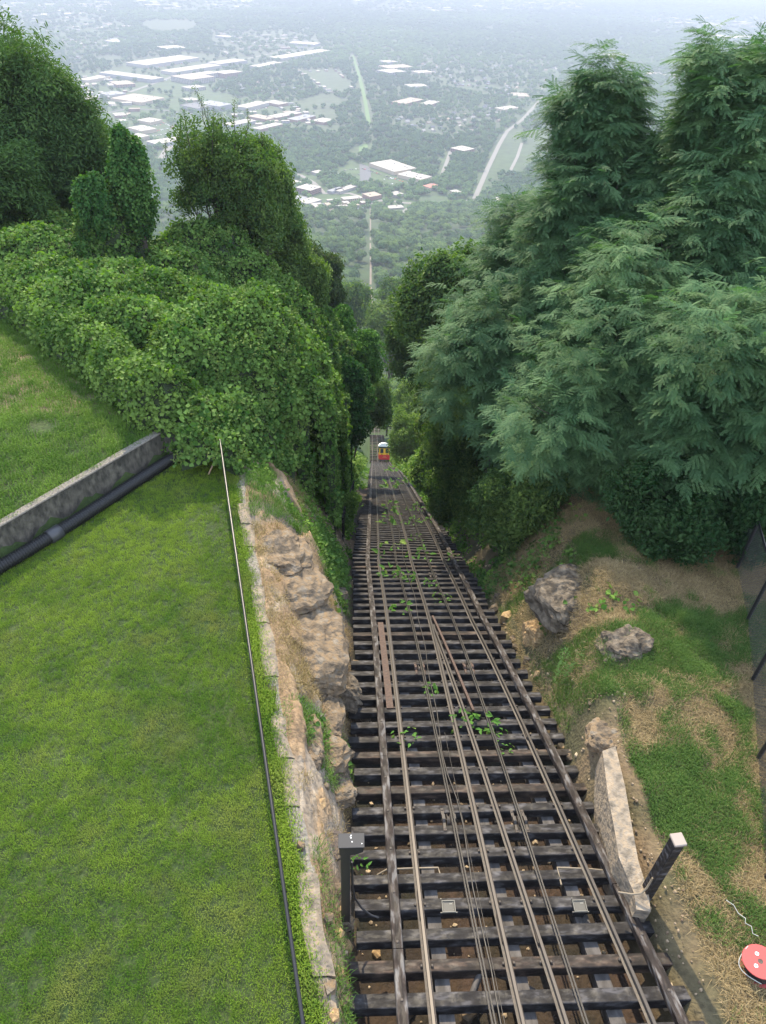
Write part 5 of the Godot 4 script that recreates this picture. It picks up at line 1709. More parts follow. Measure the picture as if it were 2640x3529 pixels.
		["warehouse", "long low white roof below the mill group", "warehouse", 261.95, -3056.79, 75.68, 55.73, 0.39, 9, "pale_wall", "white_roof", 0, 1],
		["school", "brick school among trees right of the clearing", "school", 206.17, -2723.7, 117.99, 52.22, 0.93, 9, "brick_wall", "tan_roof", 0, 1],
		["school", "white roofed wing of the brick school among trees", "school", 279.18, -2700.18, 82.17, 37.7, 1.04, 9, "brick_wall", "white_roof", 0, 1],
		["warehouse", "bright white roof alone in the far woods", "warehouse", 1361.71, -4229.48, 154.28, 76.74, 0.57, 9, "pale_wall", "white_roof", 0, 1],
		["warehouse", "thin tan roof behind the locust spires", "warehouse", 1352.47, -3588.63, 60.65, 48.49, -0.26, 8, "tan_wall", "tan_roof", 0, 1],
		["warehouse", "thin white roof right of the thin tan one", "warehouse", 1416.87, -3547.47, 67.65, 47.47, -0.2, 8, "tan_wall", "white_roof", 0, 1],
		["warehouse", "yellowish roof in the far right valley", "warehouse", 2423.59, -5480.54, 112.69, 73.81, 0.67, 9, "tan_wall", "white_roof", 0, 1],
		["warehouse", "long bright roof in the far right valley", "warehouse", 2536.81, -5414.16, 261.07, 108.04, 0.61, 10, "pale_wall", "white_roof", 0, 1],
		["warehouse", "brightest white roof at the far right edge", "warehouse", 2574.1, -5177.11, 138.31, 90.14, 0.65, 12, "pale_wall", "white_roof", 0, 1],
		["warehouse", "white roofs by the main road bend", "warehouse", 532.27, -2652.65, 79.45, 40.02, 0.69, 8, "tan_wall", "white_roof", 0, 1],
		["warehouse", "tan sheds beside the bare earth strip", "warehouse", 626.48, -2922.27, 56.69, 73.58, -0.05, 8, "tan_wall", "tan_roof", 0, 1]]: building(b[0], b[1], b[2], "", b.slice(3))
	# smaller buildings in the business districts
	var walls := ["pale_wall", "grey_wall", "tan_wall", "brick_wall"]
	var roofs := ["white_roof", "white_roof", "white_roof", "grey_roof", "tan_roof"]
	for zone in [
		["building in the busy district left of the apartment blocks", [[-997.16, -3093.83], [-877.18, -3117.77], [-711.67, -2699.75], [-614.98, -2401.11], [-610.84, -2267.71], [-718.91, -2386.47], [-842.65, -2635.64]], 26, 0.9, "small buildings left of the apartments"],
		["building in the yards right of the warehouses", [[-743.69, -4624.53], [-325.2, -4880.04], [-91.78, -4378.02], [-220.6, -3684.96], [-445.28, -3708.33], [-573.89, -3836.12]], 38, 1.0, "small buildings right of the warehouses"],
		["shed in the storage yard near the woods", [[-194.48, -3377.99], [-35.13, -3411.23], [19.41, -2989.94], [-54.68, -2878.24], [-100.32, -3046.45]], 26, 0.6, "roofs of the storage yard"],
		["building in the far upper left of the valley", [[-2510.84, -6445.05], [-1781.29, -6623.99], [-1517.71, -5649.58], [-1699.99, -4943.27], [-1903.24, -4800.99]], 34, 2.6, "far roofs, upper left"],
		["building in the far band at the top of the photo", [[-1612.64, -6863.72], [-758.08, -7252.86], [-719.56, -6522.22], [-1361.47, -6020.38]], 26, 3.0, "far roofs, top middle"],
		["building in the far band at the top right of the photo", [[-83.74, -7601.05], [2388.22, -8946.74], [2097.61, -7653.07], [275.17, -6502.04]], 34, 3.2, "far roofs, top right of the middle"],
		["building in the far right valley", [[2363.9, -7039.57], [3574.04, -7205.34], [3117.27, -6240.25], [2385.08, -6433.64]], 34, 2.8, "far roofs, right edge"],
		["building among trees behind the longest warehouse", [[-1558.36, -4856.57], [-1271.74, -5099.51], [-1042.11, -4311.71], [-1098.4, -3869.85], [-1292.92, -4041.23]], 16, 1.5, "roofs behind the longest warehouse"],
		["small shop in the blocks around the brick office", [[-146.52, -1586.29], [-47.82, -1617.67], [50.1, -1601.25], [48.03, -1521.37], [-38.51, -1493.83], [-109.01, -1510.34]], 12, 0.55, "shops around the brick office"],
		["block in the streets by the school", [[-397.55, -2602.93], [-194.53, -2654.79], [-39.86, -2410.45], [-195.03, -2257.93], [-303.1, -2291.73]], 16, 0.8, "roofs around the school"]]:
		var ring := PackedVector2Array()
		var lo := Vector2(1e9, 1e9)
		var hi := -lo
		for p in zone[1]:
			ring.append(Vector2(p[0], p[1])); lo = lo.min(ring[-1]); hi = hi.max(ring[-1])
		var made := 0
		var tries := 0
		while made < zone[2] and tries < 4000:
			tries += 1
			var p := Vector2(rr(lo.x, hi.x), rr(lo.y, hi.y))
			if not Geometry2D.is_point_in_polygon(p, ring) or is_blocked(p.x, p.y): continue
			var sc: float = zone[3]
			var long_side := rr(14, 46) * sc
			var roof_kind: String = roofs[rng.randi() % 5]
			var says := "%s %s roofed %s" % ["long" if long_side > 32 * sc else "short", roof_kind.get_slice("_", 0), zone[0]]
			building("commercial_building", says, "building", zone[4], [p.x, p.y, long_side, rr(10, 24) * sc, .35 + (PI / 2 if rng.randf() < .4 else 0.0) + rr(-.08, .08), rr(4, 8), walls[rng.randi() % 4], roof_kind, 0, 1])
			made += 1
	var kinds := [["pale_wall", "dark_roof"], ["brick_wall", "grey_roof"], ["tan_wall", "tan_roof"], ["pale_wall", "white_roof"]]
	var originals := []
	for zone in [
		["small house among trees in the middle distance right of the mill", [[319.86, -3733.38], [953.89, -3981.87], [908.93, -3120.58], [625.66, -2872.87], [355.42, -3157.42]], 110, "houses right of the mill"],
		["small house in the tree filled streets below the brick school", [[114.22, -2503.85], [247.67, -2449.46], [507.72, -2763.81], [491.05, -2482.47], [320.66, -2228.85], [144.76, -2269.03]], 46, "houses below the brick school"],
		["small house in the woods left of the storage yard", [[-459.0, -2880.71], [-197.05, -3253.45], [-128.34, -2889.68], [-233.89, -2778.52], [-390.36, -2844.67]], 30, "houses left of the storage yard"],
		["small house at the edge of the forest below the shops", [[-125.55, -1520.02], [-39.4, -1537.19], [37.86, -1499.08], [33.67, -1446.98], [-43.59, -1441.96], [-100.36, -1468.71]], 14, "houses at the forest edge"],
		["small house in the hazy upper left suburb", [[-1816.1, -4765.47], [-1369.52, -5063.84], [-1076.26, -3671.59], [-1054.01, -3259.77], [-1361.62, -4021.96]], 44, "houses of the upper left suburb"]]:
		var ring := PackedVector2Array()
		var lo := Vector2(1e9, 1e9)
		var hi := -lo
		for p in zone[1]:
			ring.append(Vector2(p[0], p[1])); lo = lo.min(ring[-1]); hi = hi.max(ring[-1])
		var made := 0
		var tries := 0
		while made < zone[2] and tries < 6000:
			tries += 1
			var p := Vector2(rr(lo.x, hi.x), rr(lo.y, hi.y))
			if not Geometry2D.is_point_in_polygon(p, ring) or is_blocked(p.x, p.y): continue
			var h: Node3D
			if originals.size() < 4:
				h = house(kinds[originals.size()][0], kinds[originals.size()][1])
				originals.append(h)
				h.set_meta("look", ["dark roofed", "brick", "tan roofed", "white roofed"][originals.size() - 1])
				tag(h, "%s %s" % [h.get_meta("look"), zone[0]], "", zone[3])
			else:
				var o: Node3D = originals[rng.randi() % 4]
				h = copy_of(o, "%s %s" % [o.get_meta("look"), zone[0]], zone[3])
			h.position = Vector3(p.x, FLOOR, p.y)
			h.rotation.y = [0.3, 1.9, 0.9][rng.randi() % 3] + rr(-.1, .1)
			block(p.x, p.y, 10, 8, 0)
			made += 1
	# parked cars
	var st := begin(false)
	add_box(st, P(Vector3(0, .75, 0)), Vector3(1.85, .8, 4.6), .12)
	add_box(st, P(Vector3(0, 1.4, .2)), Vector3(1.6, .6, 2.4), .2)
	var car_mesh := done(st)
	var paints := [M.car_white, M.grey_wall, M.black_steel, M.car_red, M.pale_metal, M.grey_roof]
	for lot in [
		["parked car in the large car park of the supermarket", [7.08, -1822.45], [37.38, -1840.11], 0.62, "cars at the supermarket"],
		["parked car in the large car park of the supermarket", [25.32, -1780.77], [59.13, -1805.3], 0.62, "cars at the supermarket"],
		["parked car in the large car park of the supermarket", [37.38, -1840.11], [80.77, -1785.72], 0.62, "cars at the supermarket"],
		["parked car in the large car park of the supermarket", [57.0, -1728.28], [105.04, -1752.85], 0.62, "cars at the supermarket"],
		["parked car in the large car park of the supermarket", [80.77, -1785.72], [129.02, -1727.67], 0.62, "cars at the supermarket"],
		["parked car in the large car park of the supermarket", [99.08, -1705.19], [139.46, -1721.85], 0.62, "cars at the supermarket"],
		["parked car in the large car park of the supermarket", [-18.79, -1783.92], [-0.41, -1821.75], 0.62, "cars at the supermarket"],
		["parked car in the small car park at the forest edge", [77.52, -1491.17], [80.91, -1460.21], 0.35, "cars at the forest edge"],
		["parked car in the small car park at the forest edge", [94.86, -1487.07], [99.53, -1456.33], 0.35, "cars at the forest edge"],
		["parked car in the small car park at the forest edge", [82.56, -1496.81], [109.12, -1512.59], 0.35, "cars at the forest edge"],
		["parked car in the small car park at the forest edge", [30.83, -1462.03], [33.67, -1446.98], 0.35, "cars at the forest edge"],
		["parked car in the long car park behind the vine pillar", [-572.34, -2210.41], [-523.07, -2279.18], 0.3, "cars behind the vine pillar"],
		["parked car in the long car park behind the vine pillar", [-538.5, -2169.75], [-489.04, -2236.29], 0.3, "cars behind the vine pillar"],
		["parked car in the long car park behind the vine pillar", [-517.57, -2128.89], [-456.06, -2194.74], 0.3, "cars behind the vine pillar"],
		["parked car in the long car park behind the vine pillar", [-529.36, -2310.79], [-449.91, -2195.5], 0.3, "cars behind the vine pillar"],
		["parked vehicle in the yards between the white roofs", [-313.87, -2509.96], [-263.34, -2583.3], 0.4, "vehicles between the white roofs"],
		["parked vehicle in the yards between the white roofs", [-294.32, -2528.03], [-248.53, -2581.56], 0.4, "vehicles between the white roofs"],
		["parked vehicle in the yards between the white roofs", [-675.64, -3046.1], [-631.97, -3081.81], 0.4, "vehicles between the white roofs"],
		["parked vehicle in the yards between the white roofs", [-786.4, -3329.66], [-643.55, -3565.18], 0.4, "vehicles between the white roofs"]]:
		var a := Vector2(lot[1][0], lot[1][1])
		var b := Vector2(lot[2][0], lot[2][1])
		var n := int(a.distance_to(b) / 3.1)
		var yaw := atan2(-(b - a).y, (b - a).x)
		for k in n:
			if rng.randf() < lot[3]: continue
			var p := a.lerp(b, (k + .5) / n)
			var hue := rng.randi() % 6
			var c := obj("parked_car", car_mesh, paints[hue], null, P(Vector3(p.x, FLOOR + .55, p.y), yaw))
			tag(c, "%s %s" % [["white", "grey", "black", "red", "silver", "light grey"][hue], lot[0]], "car", lot[4])

func build_forest() -> void:
	var m: StandardMaterial3D = M.far_leaf
	var near_crown := forest_crown(420, .20, 8)
	var far_crown := forest_crown(60, .34, 5)
	var s := Scatter.new()
	for k in 8200:
		var d := 95.0 + 1430.0 * pow(rng.randf(), .62)
		var x := tx(d) + rr(-1, 1) * (60 + .72 * d)
		var xl := x - tx(d)
		var r := rr(4.2, 8.2) * (1.0 if d > 260 else .75)
		if absf(xl) < r * (.8 if d < 420 else .6) + (3.2 if d < 420 else 1.0) and d < 1470 or is_blocked(x, -d): continue
		if d < 170 and absf(xl) < 22: continue
		var y := ground(x, -d)
		s.put(Transform3D(Basis(Vector3.UP, rr(0, TAU)).scaled(Vector3(r, r * rr(.8, 1.1), r)), Vector3(x, y + rr(3.5, 12.0), -d)), mixed(Color(.045, .10, .028), Color(.16, .24, .06), rng.randf() * .9 + .5 * noise.get_noise_2d(x * .5, d * .5)))
	tag(scattered("mountain_forest", s, near_crown, m), "dense green forest covering the mountainside below the tracks", "forest")
	s = Scatter.new()
	var rings := []
	for z in [
		[[[-1012.85, -3147.98], [-937.19, -3284.71], [-912.59, -3560.63], [-680.1, -3850.85], [-453.65, -3784.67], [-235.77, -3963.11], [-90.81, -4327.4], [-85.35, -4045.09], [-218.59, -3648.13], [-411.14, -3397.01], [-419.08, -3151.18], [-479.28, -3083.59], [-463.42, -2855.85], [-331.99, -2675.2], [-185.96, -2763.92], [-25.94, -2412.34], [-64.4, -2274.38], [-193.88, -2242.52], [-284.99, -2246.6], [-410.63, -2006.17], [-523.92, -1993.82], [-676.39, -2324.11], [-849.61, -2634.52]], 0.26],
		[[[-760.87, -4739.45], [-329.13, -4943.24], [-79.91, -4381.35], [-233.48, -3921.05], [-568.49, -3796.7]], 0.35],
		[[[-207.26, -3440.54], [-25.86, -3445.93], [27.67, -2966.05], [-54.28, -2854.57], [-108.83, -3044.89]], 0.2],
		[[[-159.65, -1585.3], [-116.05, -1754.23], [-44.29, -1774.56], [7.35, -1898.69], [38.87, -1925.76], [190.46, -1767.22], [148.4, -1696.17], [59.88, -1590.18], [36.78, -1447.18], [-112.74, -1467.87]], 0.4],
		[[[39.72, -1588.66], [149.36, -1709.38], [273.23, -1667.69], [264.98, -1582.06], [129.55, -1527.1], [119.22, -1422.63], [73.36, -1429.58]], 0.3],
		[[[-2673.43, -6884.97], [-1811.8, -6812.05], [-1504.41, -5655.12], [-1271.74, -5099.51], [-1100.84, -4001.84], [-1037.45, -3263.31], [-1839.64, -4628.93]], 0.45],
		[[[-1743.65, -7121.54], [-763.83, -7507.47], [-679.76, -6300.51], [-1319.66, -5824.77]], 0.3],
		[[[-130.18, -8005.45], [2609.45, -9506.3], [2082.44, -7516.68], [236.08, -6381.27]], 0.35],
		[[[2360.01, -7150.98], [3809.88, -7502.67], [2668.89, -5152.08], [2169.92, -5012.18], [2271.81, -6210.42]], 0.4],
		[[[290.79, -3764.79], [967.55, -4043.81], [918.45, -3122.25], [616.42, -2825.39], [334.41, -3125.96]], 0.6],
		[[[115.75, -2541.74], [250.92, -2486.03], [515.17, -2809.36], [506.07, -2484.51], [316.88, -2198.51], [143.03, -2237.88]], 0.65],
		[[[277.99, -1604.37], [480.76, -2343.03], [655.97, -2433.24], [567.63, -2059.1], [358.88, -1721.67]], 0.45]]:
		var ring := PackedVector2Array()
		for p in z[0]: ring.append(Vector2(p[0], p[1]))
		rings.append([ring, z[1]])
	for k in 80000:
		var d := 1480.0 + 9000.0 * pow(rng.randf(), 1.9)
		var x := rr(-.56, .72) * d
		if is_blocked(x, -d): continue
		var keep := .98
		var wood := noise.get_noise_2d(x * .06, d * .06)
		for z in rings:
			if Geometry2D.is_point_in_polygon(Vector2(x, -d), z[0]): keep = z[1] * (1.0 + wood); break
		if rng.randf() > keep: continue
		var r := rr(4.2, 9.0) * (1.0 if d < 2600 else 1.0 + (d - 2600) / 2600.0)
		s.put(Transform3D(Basis(Vector3.UP, rr(0, TAU)).scaled(Vector3(r, minf(r, 9.0) * rr(.8, 1.2), r)), Vector3(x, FLOOR + minf(r, 9.0) * .9, -d)), mixed(Color(.04, .10, .026), Color(.14, .23, .055), rng.randf() * .7 + .7 * wood))
	tag(scattered("valley_woods", s, far_crown, m), "hazy woods and street trees spread over the valley floor", "woods")

func build_trees() -> void:
	for t in [
		["locust_tree", "feathery tree with the leftmost leafy spire of the grove right of the tracks", "trees of the grove right of the tracks", 10.16, -5.77, -32.45, 10.16, 8.29, -32.45, 2.32, 3.03, 2.6, 3480, 13, "locust", [0.06, 0.13, 0.06], [0.17, 0.28, 0.12], 0.9, 0.16],
		["locust_tree", "feathery tree with a wide crown below the leftmost spire of the grove", "trees of the grove right of the tracks", 10.7, -3.84, -30.16, 10.7, 5.25, -30.16, 3.5, 3.05, 3.2, 4320, 15, "locust", [0.06, 0.13, 0.06], [0.17, 0.28, 0.12], 0.85, 0.16],
		["locust_tree", "tallest feathery tree at the right edge of the photo", "trees of the grove right of the tracks", 14.0, -3.35, -28.77, 14.0, 9.57, -28.77, 2.56, 2.87, 3.0, 3960, 14, "locust", [0.06, 0.13, 0.06], [0.17, 0.28, 0.12], 0.9, 0.18],
		["locust_tree", "feathery tree with a wide crown under the tallest one at the right edge", "trees of the grove right of the tracks", 14.37, -2.91, -26.34, 14.37, 6.51, -26.34, 3.28, 3.06, 3.4, 4560, 15, "locust", [0.06, 0.13, 0.06], [0.17, 0.28, 0.12], 0.85, 0.18],
		["locust_tree", "feathery tree between the two tall spires, set lower", "trees of the grove right of the tracks", 12.85, -3.68, -30.4, 12.85, 7.05, -30.4, 2.27, 2.54, 2.6, 3000, 12, "locust", [0.06, 0.13, 0.06], [0.17, 0.28, 0.12], 0.9, 0.14],
		["locust_tree", "broad feathery tree filling the middle of the right hand grove", "trees of the grove right of the tracks", 11.92, -2.67, -25.34, 11.92, 4.05, -25.34, 4.42, 3.34, 3.6, 6240, 17, "locust", [0.06, 0.13, 0.06], [0.17, 0.28, 0.12], 0.8, 0.16],
		["locust_tree", "feathery tree with lit sprays at the front of the grove", "trees of the grove right of the tracks", 9.95, -2.08, -22.39, 9.95, 1.15, -22.39, 4.53, 3.46, 3.62, 6720, 18, "locust", [0.06, 0.13, 0.06], [0.17, 0.28, 0.12], 0.72, 0.14],
		["locust_tree", "dark feathery tree low at the right edge of the photo", "trees of the grove right of the tracks", 12.14, -1.55, -19.53, 12.14, 3.73, -19.53, 3.53, 3.3, 3.2, 6480, 17, "locust", [0.06, 0.13, 0.06], [0.17, 0.28, 0.12], 0.72, 0.14],
		["locust_tree", "small feathery tree on the left shoulder of the grove", "trees of the grove right of the tracks", 8.96, -10.31, -34.87, 8.96, 2.4, -34.87, 2.89, 3.08, 2.6, 3000, 12, "locust", [0.06, 0.13, 0.06], [0.17, 0.28, 0.12], 0.9, 0.12],
		["locust_tree", "rounded feathery tree in front of the grove above the rock cut", "trees of the grove right of the tracks", 7.37, -10.44, -30.11, 7.37, -0.5, -30.11, 3.9, 3.64, 3.2, 5040, 15, "locust", [0.06, 0.13, 0.06], [0.17, 0.28, 0.12], 0.85, 0.13],
		["locust_tree", "feathery tree deep in the grove between its left shoulder and the wide middle", "trees of the grove right of the tracks", 10.12, -4.65, -30.36, 10.12, 1.48, -30.36, 3.29, 3.3, 3.0, 3600, 13, "locust", [0.06, 0.13, 0.06], [0.17, 0.28, 0.12], 0.85, 0.13],
		["locust_tree", "feathery tree at the bottom of the grove above the boulder", "trees of the grove right of the tracks", 8.92, -3.95, -25.48, 8.92, -1.63, -25.48, 3.09, 2.66, 2.8, 3600, 13, "locust", [0.06, 0.13, 0.06], [0.17, 0.28, 0.12], 0.78, 0.12],
		["broadleaf_tree", "leafy tree filling the grove edge above the shaded bushes", "trees of the grove right of the tracks", 7.45, -16.99, -39.3, 7.45, -6.04, -39.3, 2.88, 4.09, 2.8, 2200, 12, "broad", [0.06, 0.12, 0.04], [0.19, 0.27, 0.07], 1.2, 0.12],
		["leafy_shrub", "leafy shrub beside the far end of the curb", "trees on the slope left of the tracks", -3.09, -6.23, -24.81, -3.09, -5.66, -24.81, 1.56, 1.14, 1.6, 1100, 8, "small", [0.07, 0.14, 0.03], [0.24, 0.34, 0.07], 1.3, 0.03],
		["leafy_shrub", "bright leafy shrub above the highest boulder of the left cut", "trees on the slope left of the tracks", -1.86, -8.68, -25.43, -1.86, -8.02, -25.43, 1.65, 1.32, 1.6, 1100, 8, "small", [0.07, 0.14, 0.03], [0.24, 0.34, 0.07], 1.3, 0.03],
		["leafy_shrub", "leafy shrub hanging below the vine mound toward the sleepers", "trees on the slope left of the tracks", -1.33, -11.02, -29.99, -0.87, -10.2, -29.99, 1.52, 1.64, 1.6, 1000, 8, "small", [0.06, 0.13, 0.03], [0.2, 0.3, 0.07], 1.4, 0.03],
		["leafy_shrub", "leafy shrub at the left sleeper ends below the dark boards", "trees on the slope left of the tracks", -1.51, -10.66, -26.0, -0.34, -10.08, -26.0, 0.93, 1.16, 1.0, 700, 7, "small", [0.06, 0.13, 0.03], [0.2, 0.3, 0.07], 1.2, 0.03],
		["broadleaf_tree", "dark leafy bush at the foot of the grove above the right hand rocks", "trees of the grove right of the tracks", 8.41, -4.46, -23.01, 8.41, -2.99, -23.01, 2.78, 2.94, 2.6, 2600, 12, "broad", [0.06, 0.12, 0.04], [0.19, 0.27, 0.07], 0.9, 0.09],
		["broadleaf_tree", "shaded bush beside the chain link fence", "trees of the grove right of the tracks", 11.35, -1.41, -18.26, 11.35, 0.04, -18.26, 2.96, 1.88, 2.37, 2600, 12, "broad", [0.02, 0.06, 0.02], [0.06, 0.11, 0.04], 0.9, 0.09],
		["broadleaf_tree", "leafy tree hanging over the railway cut, right side", "trees of the grove right of the tracks", 7.57, -11.64, -32.33, 6.61, -6.89, -32.33, 3.13, 4.19, 2.6, 2200, 12, "broad", [0.06, 0.12, 0.04], [0.19, 0.27, 0.07], 1.0, 0.1],
		["broadleaf_tree", "leafy tree leaning over the tracks beside the railway car", "trees of the grove right of the tracks", 8.1, -24.59, -51.37, 8.1, -15.13, -51.37, 2.8, 4.86, 3.0, 1600, 11, "coarse", [0.06, 0.12, 0.04], [0.19, 0.27, 0.07], 0.8, 0.12],
		["broadleaf_tree", "tree with an open top between the grove and the valley view", "trees of the grove right of the tracks", 8.34, -22.95, -49.48, 7.23, -5.44, -49.48, 3.56, 3.32, 3.2, 1700, 12, "coarse", [0.06, 0.12, 0.04], [0.19, 0.27, 0.07], 0.75, 0.12],
		["broadleaf_tree", "slim tree at the inner edge of the right side, above the car", "trees of the grove right of the tracks", 9.24, -36.08, -69.64, 7.06, -18.69, -69.64, 2.75, 5.95, 3.4, 1300, 10, "coarse", [0.06, 0.12, 0.04], [0.12, 0.18, 0.04], 0.8, 0.12],
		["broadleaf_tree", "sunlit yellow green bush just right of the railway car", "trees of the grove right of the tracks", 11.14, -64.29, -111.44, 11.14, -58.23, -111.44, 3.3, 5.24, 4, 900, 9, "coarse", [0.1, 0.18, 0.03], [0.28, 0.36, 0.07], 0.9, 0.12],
		["broadleaf_tree", "shaded bush above the right rock cut", "trees of the grove right of the tracks", 8.11, -19.68, -44.38, 7.47, -17.43, -44.38, 2.01, 2.36, 2.4, 1400, 9, "coarse", [0.06, 0.12, 0.04], [0.19, 0.27, 0.07], 0.7, 0.1],
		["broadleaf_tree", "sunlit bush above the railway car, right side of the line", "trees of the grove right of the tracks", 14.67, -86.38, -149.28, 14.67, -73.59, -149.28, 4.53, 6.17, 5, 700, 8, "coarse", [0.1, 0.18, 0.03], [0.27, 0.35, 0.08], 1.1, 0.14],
		["broadleaf_tree", "dark bush at the edge of the rock cut right of the sleepers, nearest of three", "trees of the grove right of the tracks", 8.22, -6.61, -23.61, 8.22, -5.76, -23.61, 2.53, 1.7, 2.03, 1700, 10, "broad", [0.06, 0.12, 0.04], [0.19, 0.27, 0.07], 0.9, 0.08],
		["broadleaf_tree", "dark bush at the edge of the rock cut right of the sleepers, middle of three", "trees of the grove right of the tracks", 7.7, -10.38, -30.03, 7.7, -9.27, -30.03, 2.26, 2.22, 2.0, 1500, 10, "broad", [0.06, 0.12, 0.04], [0.19, 0.27, 0.07], 0.95, 0.08],
		["broadleaf_tree", "dark bush at the edge of the rock cut right of the sleepers, furthest of three", "trees of the grove right of the tracks", 7.21, -15.88, -37.31, 7.21, -13.47, -37.31, 2.06, 2.19, 2.2, 1200, 9, "broad", [0.06, 0.12, 0.04], [0.19, 0.27, 0.07], 1.1, 0.08],
		["forest_tree", "rounded grey green tree standing clear of the forest beyond the car", "trees on the slope left of the tracks", 2.12, -136.27, -239.99, 2.12, -86.42, -239.99, 8.81, 8.48, 8, 900, 11, "coarse", [0.06, 0.12, 0.04], [0.19, 0.27, 0.07], 2.3, 0.3],
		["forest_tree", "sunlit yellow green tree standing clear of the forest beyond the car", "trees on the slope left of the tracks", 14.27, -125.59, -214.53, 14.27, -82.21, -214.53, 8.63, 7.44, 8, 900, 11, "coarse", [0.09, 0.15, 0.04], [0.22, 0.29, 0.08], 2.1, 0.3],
		["forest_tree", "dark rounded tree above the sunlit one beyond the car", "trees on the slope left of the tracks", 20.68, -156.03, -289.26, 20.68, -102.41, -289.26, 7.81, 7.03, 8, 600, 9, "coarse", [0.06, 0.12, 0.04], [0.19, 0.27, 0.07], 2.4, 0.3],
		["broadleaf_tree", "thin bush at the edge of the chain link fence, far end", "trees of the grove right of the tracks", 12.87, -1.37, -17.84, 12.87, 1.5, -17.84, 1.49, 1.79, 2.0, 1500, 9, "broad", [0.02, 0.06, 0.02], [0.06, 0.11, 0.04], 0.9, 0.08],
		["willowy_tree", "big narrow leaved tree at the top left of the photo", "trees on the slope left of the tracks", -20.16, -2.33, -51.17, -20.16, 4.13, -51.17, 4.13, 5.46, 5.0, 2900, 24, "willow", [0.06, 0.12, 0.04], [0.13, 0.21, 0.06], 1.25, 0.24],
		["willowy_tree", "narrow leaved tree at the left edge behind the vines", "trees on the slope left of the tracks", -17.56, -2.31, -51.06, -17.56, 2.72, -51.06, 2.86, 3.62, 4.0, 1700, 16, "willow", [0.06, 0.12, 0.04], [0.13, 0.21, 0.06], 1.2, 0.18],
		["willowy_tree", "low narrow leaved tree at the left edge under the big one", "trees on the slope left of the tracks", -20.18, -1.39, -45.75, -20.18, 2.72, -45.75, 2.46, 1.91, 4.0, 1500, 10, "willow", [0.06, 0.12, 0.04], [0.11, 0.19, 0.05], 1.2, 0.15],
		["vine_pillar_tree", "vine wrapped tree trunk standing as a round topped pillar", "trees on the slope left of the tracks", -11.88, -2.11, -42.37, -11.88, 3.37, -42.37, 1.54, 3.28, 1.7, 2600, 7, "kudzu", [0.04, 0.11, 0.03], [0.15, 0.27, 0.07], 0.8, 0.3],
		["vine_pillar_tree", "short vine wrapped stump beside the tall pillar", "trees on the slope left of the tracks", -13.59, -0.68, -40.8, -13.59, 2.8, -40.8, 1.25, 1.88, 1.5, 1500, 6, "kudzu", [0.04, 0.11, 0.03], [0.14, 0.25, 0.07], 0.8, 0.25],
		["sparse_tree", "scrubby tree with bare twigs sticking up against the valley", "trees on the slope left of the tracks", -8.09, -10.56, -47.31, -8.09, 2.72, -47.31, 3.43, 3.0, 3.2, 1300, 18, "small", [0.06, 0.12, 0.04], [0.14, 0.2, 0.05], 1.7, 0.13],
		["broadleaf_tree", "leafy tree behind the scrubby one, filling the skyline to its right", "trees on the slope left of the tracks", -5.66, -16.54, -51.69, -5.66, 0.66, -51.69, 2.66, 2.79, 3.0, 1900, 12, "broad", [0.06, 0.12, 0.04], [0.19, 0.27, 0.07], 1.4, 0.14],
		["broadleaf_tree", "leafy tree at the right foot of the left skyline", "trees on the slope left of the tracks", -3.54, -20.67, -53.88, -3.54, -6.65, -53.88, 2.41, 2.76, 3.0, 1700, 11, "broad", [0.06, 0.12, 0.04], [0.19, 0.27, 0.07], 1.4, 0.14],
		["broadleaf_tree", "green tree below the scrubby one on the left skyline", "trees on the slope left of the tracks", -6.11, -14.02, -48.62, -6.11, 0.9, -48.62, 2.35, 3.96, 2.8, 2200, 12, "broad", [0.06, 0.12, 0.04], [0.19, 0.27, 0.07], 1.3, 0.14],
		["broadleaf_tree", "olive tree at the inner edge of the left slope", "trees on the slope left of the tracks", -2.91, -34.3, -74.94, -2.91, -13.87, -74.94, 3.05, 3.54, 3.4, 1500, 10, "coarse", [0.04, 0.07, 0.03], [0.09, 0.12, 0.04], 0.8, 0.14],
		["broadleaf_tree", "dark tree on the left slope above the vine mound", "trees on the slope left of the tracks", -4.8, -20.15, -55.79, -4.8, -4.48, -55.79, 2.01, 3.55, 2.8, 1700, 10, "broad", [0.06, 0.12, 0.04], [0.19, 0.27, 0.07], 1.4, 0.14],
		["vine_draped_tree", "vine draped tree leaning over the tracks from the left", "trees on the slope left of the tracks", 0.1, -29.96, -61.97, 1.81, -16.76, -61.97, 2.57, 3.1, 2.8, 1900, 9, "kudzu", [0.04, 0.11, 0.02], [0.15, 0.3, 0.05], 1.0, 0.2],
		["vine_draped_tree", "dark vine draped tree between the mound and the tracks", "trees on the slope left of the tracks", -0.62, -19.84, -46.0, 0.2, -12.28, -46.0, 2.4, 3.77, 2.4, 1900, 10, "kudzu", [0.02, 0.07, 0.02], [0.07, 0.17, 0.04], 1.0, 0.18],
		["vine_draped_tree", "second vine draped tree further down beside the tracks", "trees on the slope left of the tracks", -0.58, -27.96, -60.0, -0.58, -13.05, -60.0, 2.08, 2.5, 3, 1400, 9, "kudzu", [0.04, 0.11, 0.02], [0.15, 0.3, 0.05], 1.0, 0.2],
		["broadleaf_tree", "shaded tree hanging over the left rail above the railway car", "trees on the slope left of the tracks", 0.67, -38.43, -74.93, 3.29, -29.1, -74.93, 2.01, 4.31, 2.8, 1000, 9, "coarse", [0.06, 0.12, 0.04], [0.19, 0.27, 0.07], 0.7, 0.12]]:
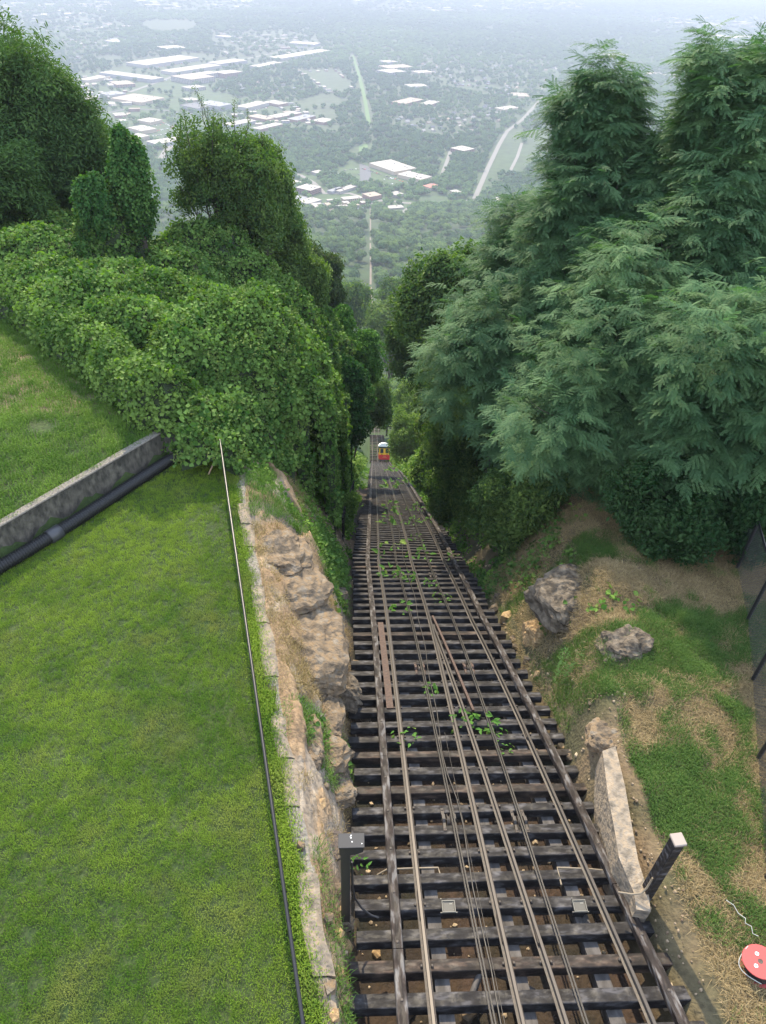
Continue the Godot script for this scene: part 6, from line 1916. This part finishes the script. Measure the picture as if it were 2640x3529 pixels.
		tree(t[0], t[1], t[2], Vector3(t[3], t[4], t[5]), Vector3(t[6], t[7], t[8]), Vector3(t[9], t[10], t[11]), t[12], t[13], t[14], Color(t[15][0], t[15][1], t[15][2]), Color(t[16][0], t[16][1], t[16][2]), t[17], t[18])

# ---------------------------------------------------------------- all of it
func _ready() -> void:
	rng.seed = 20240
	noise.seed = 5
	noise.frequency = .01
	noise.fractal_octaves = 3
	fine.seed = 9
	fine.frequency = .012
	fine.fractal_octaves = 2
	var cam := Camera3D.new()
	cam.name = "camera"
	cam.position = Vector3(0, 14.5, 0)
	cam.rotation_degrees = Vector3(-38.9, -3.75, 2.3)
	cam.fov = 71.65
	cam.near = .1
	cam.far = 40000
	add_child(cam)
	var sky := ProceduralSkyMaterial.new()
	sky.sky_top_color = lin(.42, .52, .70)
	sky.sky_horizon_color = lin(.80, .82, .86)
	sky.sky_curve = .25
	sky.ground_horizon_color = lin(.45, .5, .55)
	sky.ground_bottom_color = lin(.10, .12, .10)
	sky.sun_angle_max = 30
	var e := Environment.new()
	e.background_mode = Environment.BG_SKY
	e.sky = Sky.new()
	e.sky.sky_material = sky
	e.background_energy_multiplier = 2.0
	e.tonemap_mode = Environment.TONE_MAPPER_LINEAR
	e.tonemap_exposure = 1.62
	e.fog_enabled = true
	e.fog_density = .00016
	e.fog_light_color = lin(.745, .825, 1.0)
	e.sdfgi_enabled = true
	e.ssao_enabled = true
	e.ssil_enabled = true
	var w := WorldEnvironment.new()
	w.name = "world_environment"
	w.environment = e
	add_child(w)
	var sun := DirectionalLight3D.new()
	sun.name = "sun"
	sun.light_energy = 1.55
	sun.light_color = Color(1.0, .93, .80)
	sun.light_angular_distance = .5
	sun.shadow_enabled = true
	add_child(sun)
	var az := deg_to_rad(-9)
	var el := deg_to_rad(40)
	sun.look_at_from_position(Vector3(sin(az) * cos(el), sin(el), -cos(az) * cos(el)) * 100, Vector3.ZERO)
	make_materials()
	mat("grey_steel", lin(.03, .03, .032), .65)
	mat("pale_wire", lin(.42, .42, .39), .6)
	mat("gilt", lin(.75, .55, .2), .5)
	for q in [["weed_green", Color(.07, .17, .03)], ["weed_light", Color(.20, .30, .07)], ["weed_dark", Color(.06, .13, .04)]]:
		var m := leafy(q[0], .6, Color(.5, .6, .3))
		m.vertex_color_use_as_albedo = false
		m.albedo_color = q[1].linear_to_srgb()
	make_clumps()
	build_ground()
	build_valley()
	build_forest()
	build_trees()
	build_vines()
	build_walls()
	build_track()
	build_ropes()
	build_track_things()
	build_posts()
	build_stones()
	build_car()
	build_reel()
	build_grass()
	build_weeds()
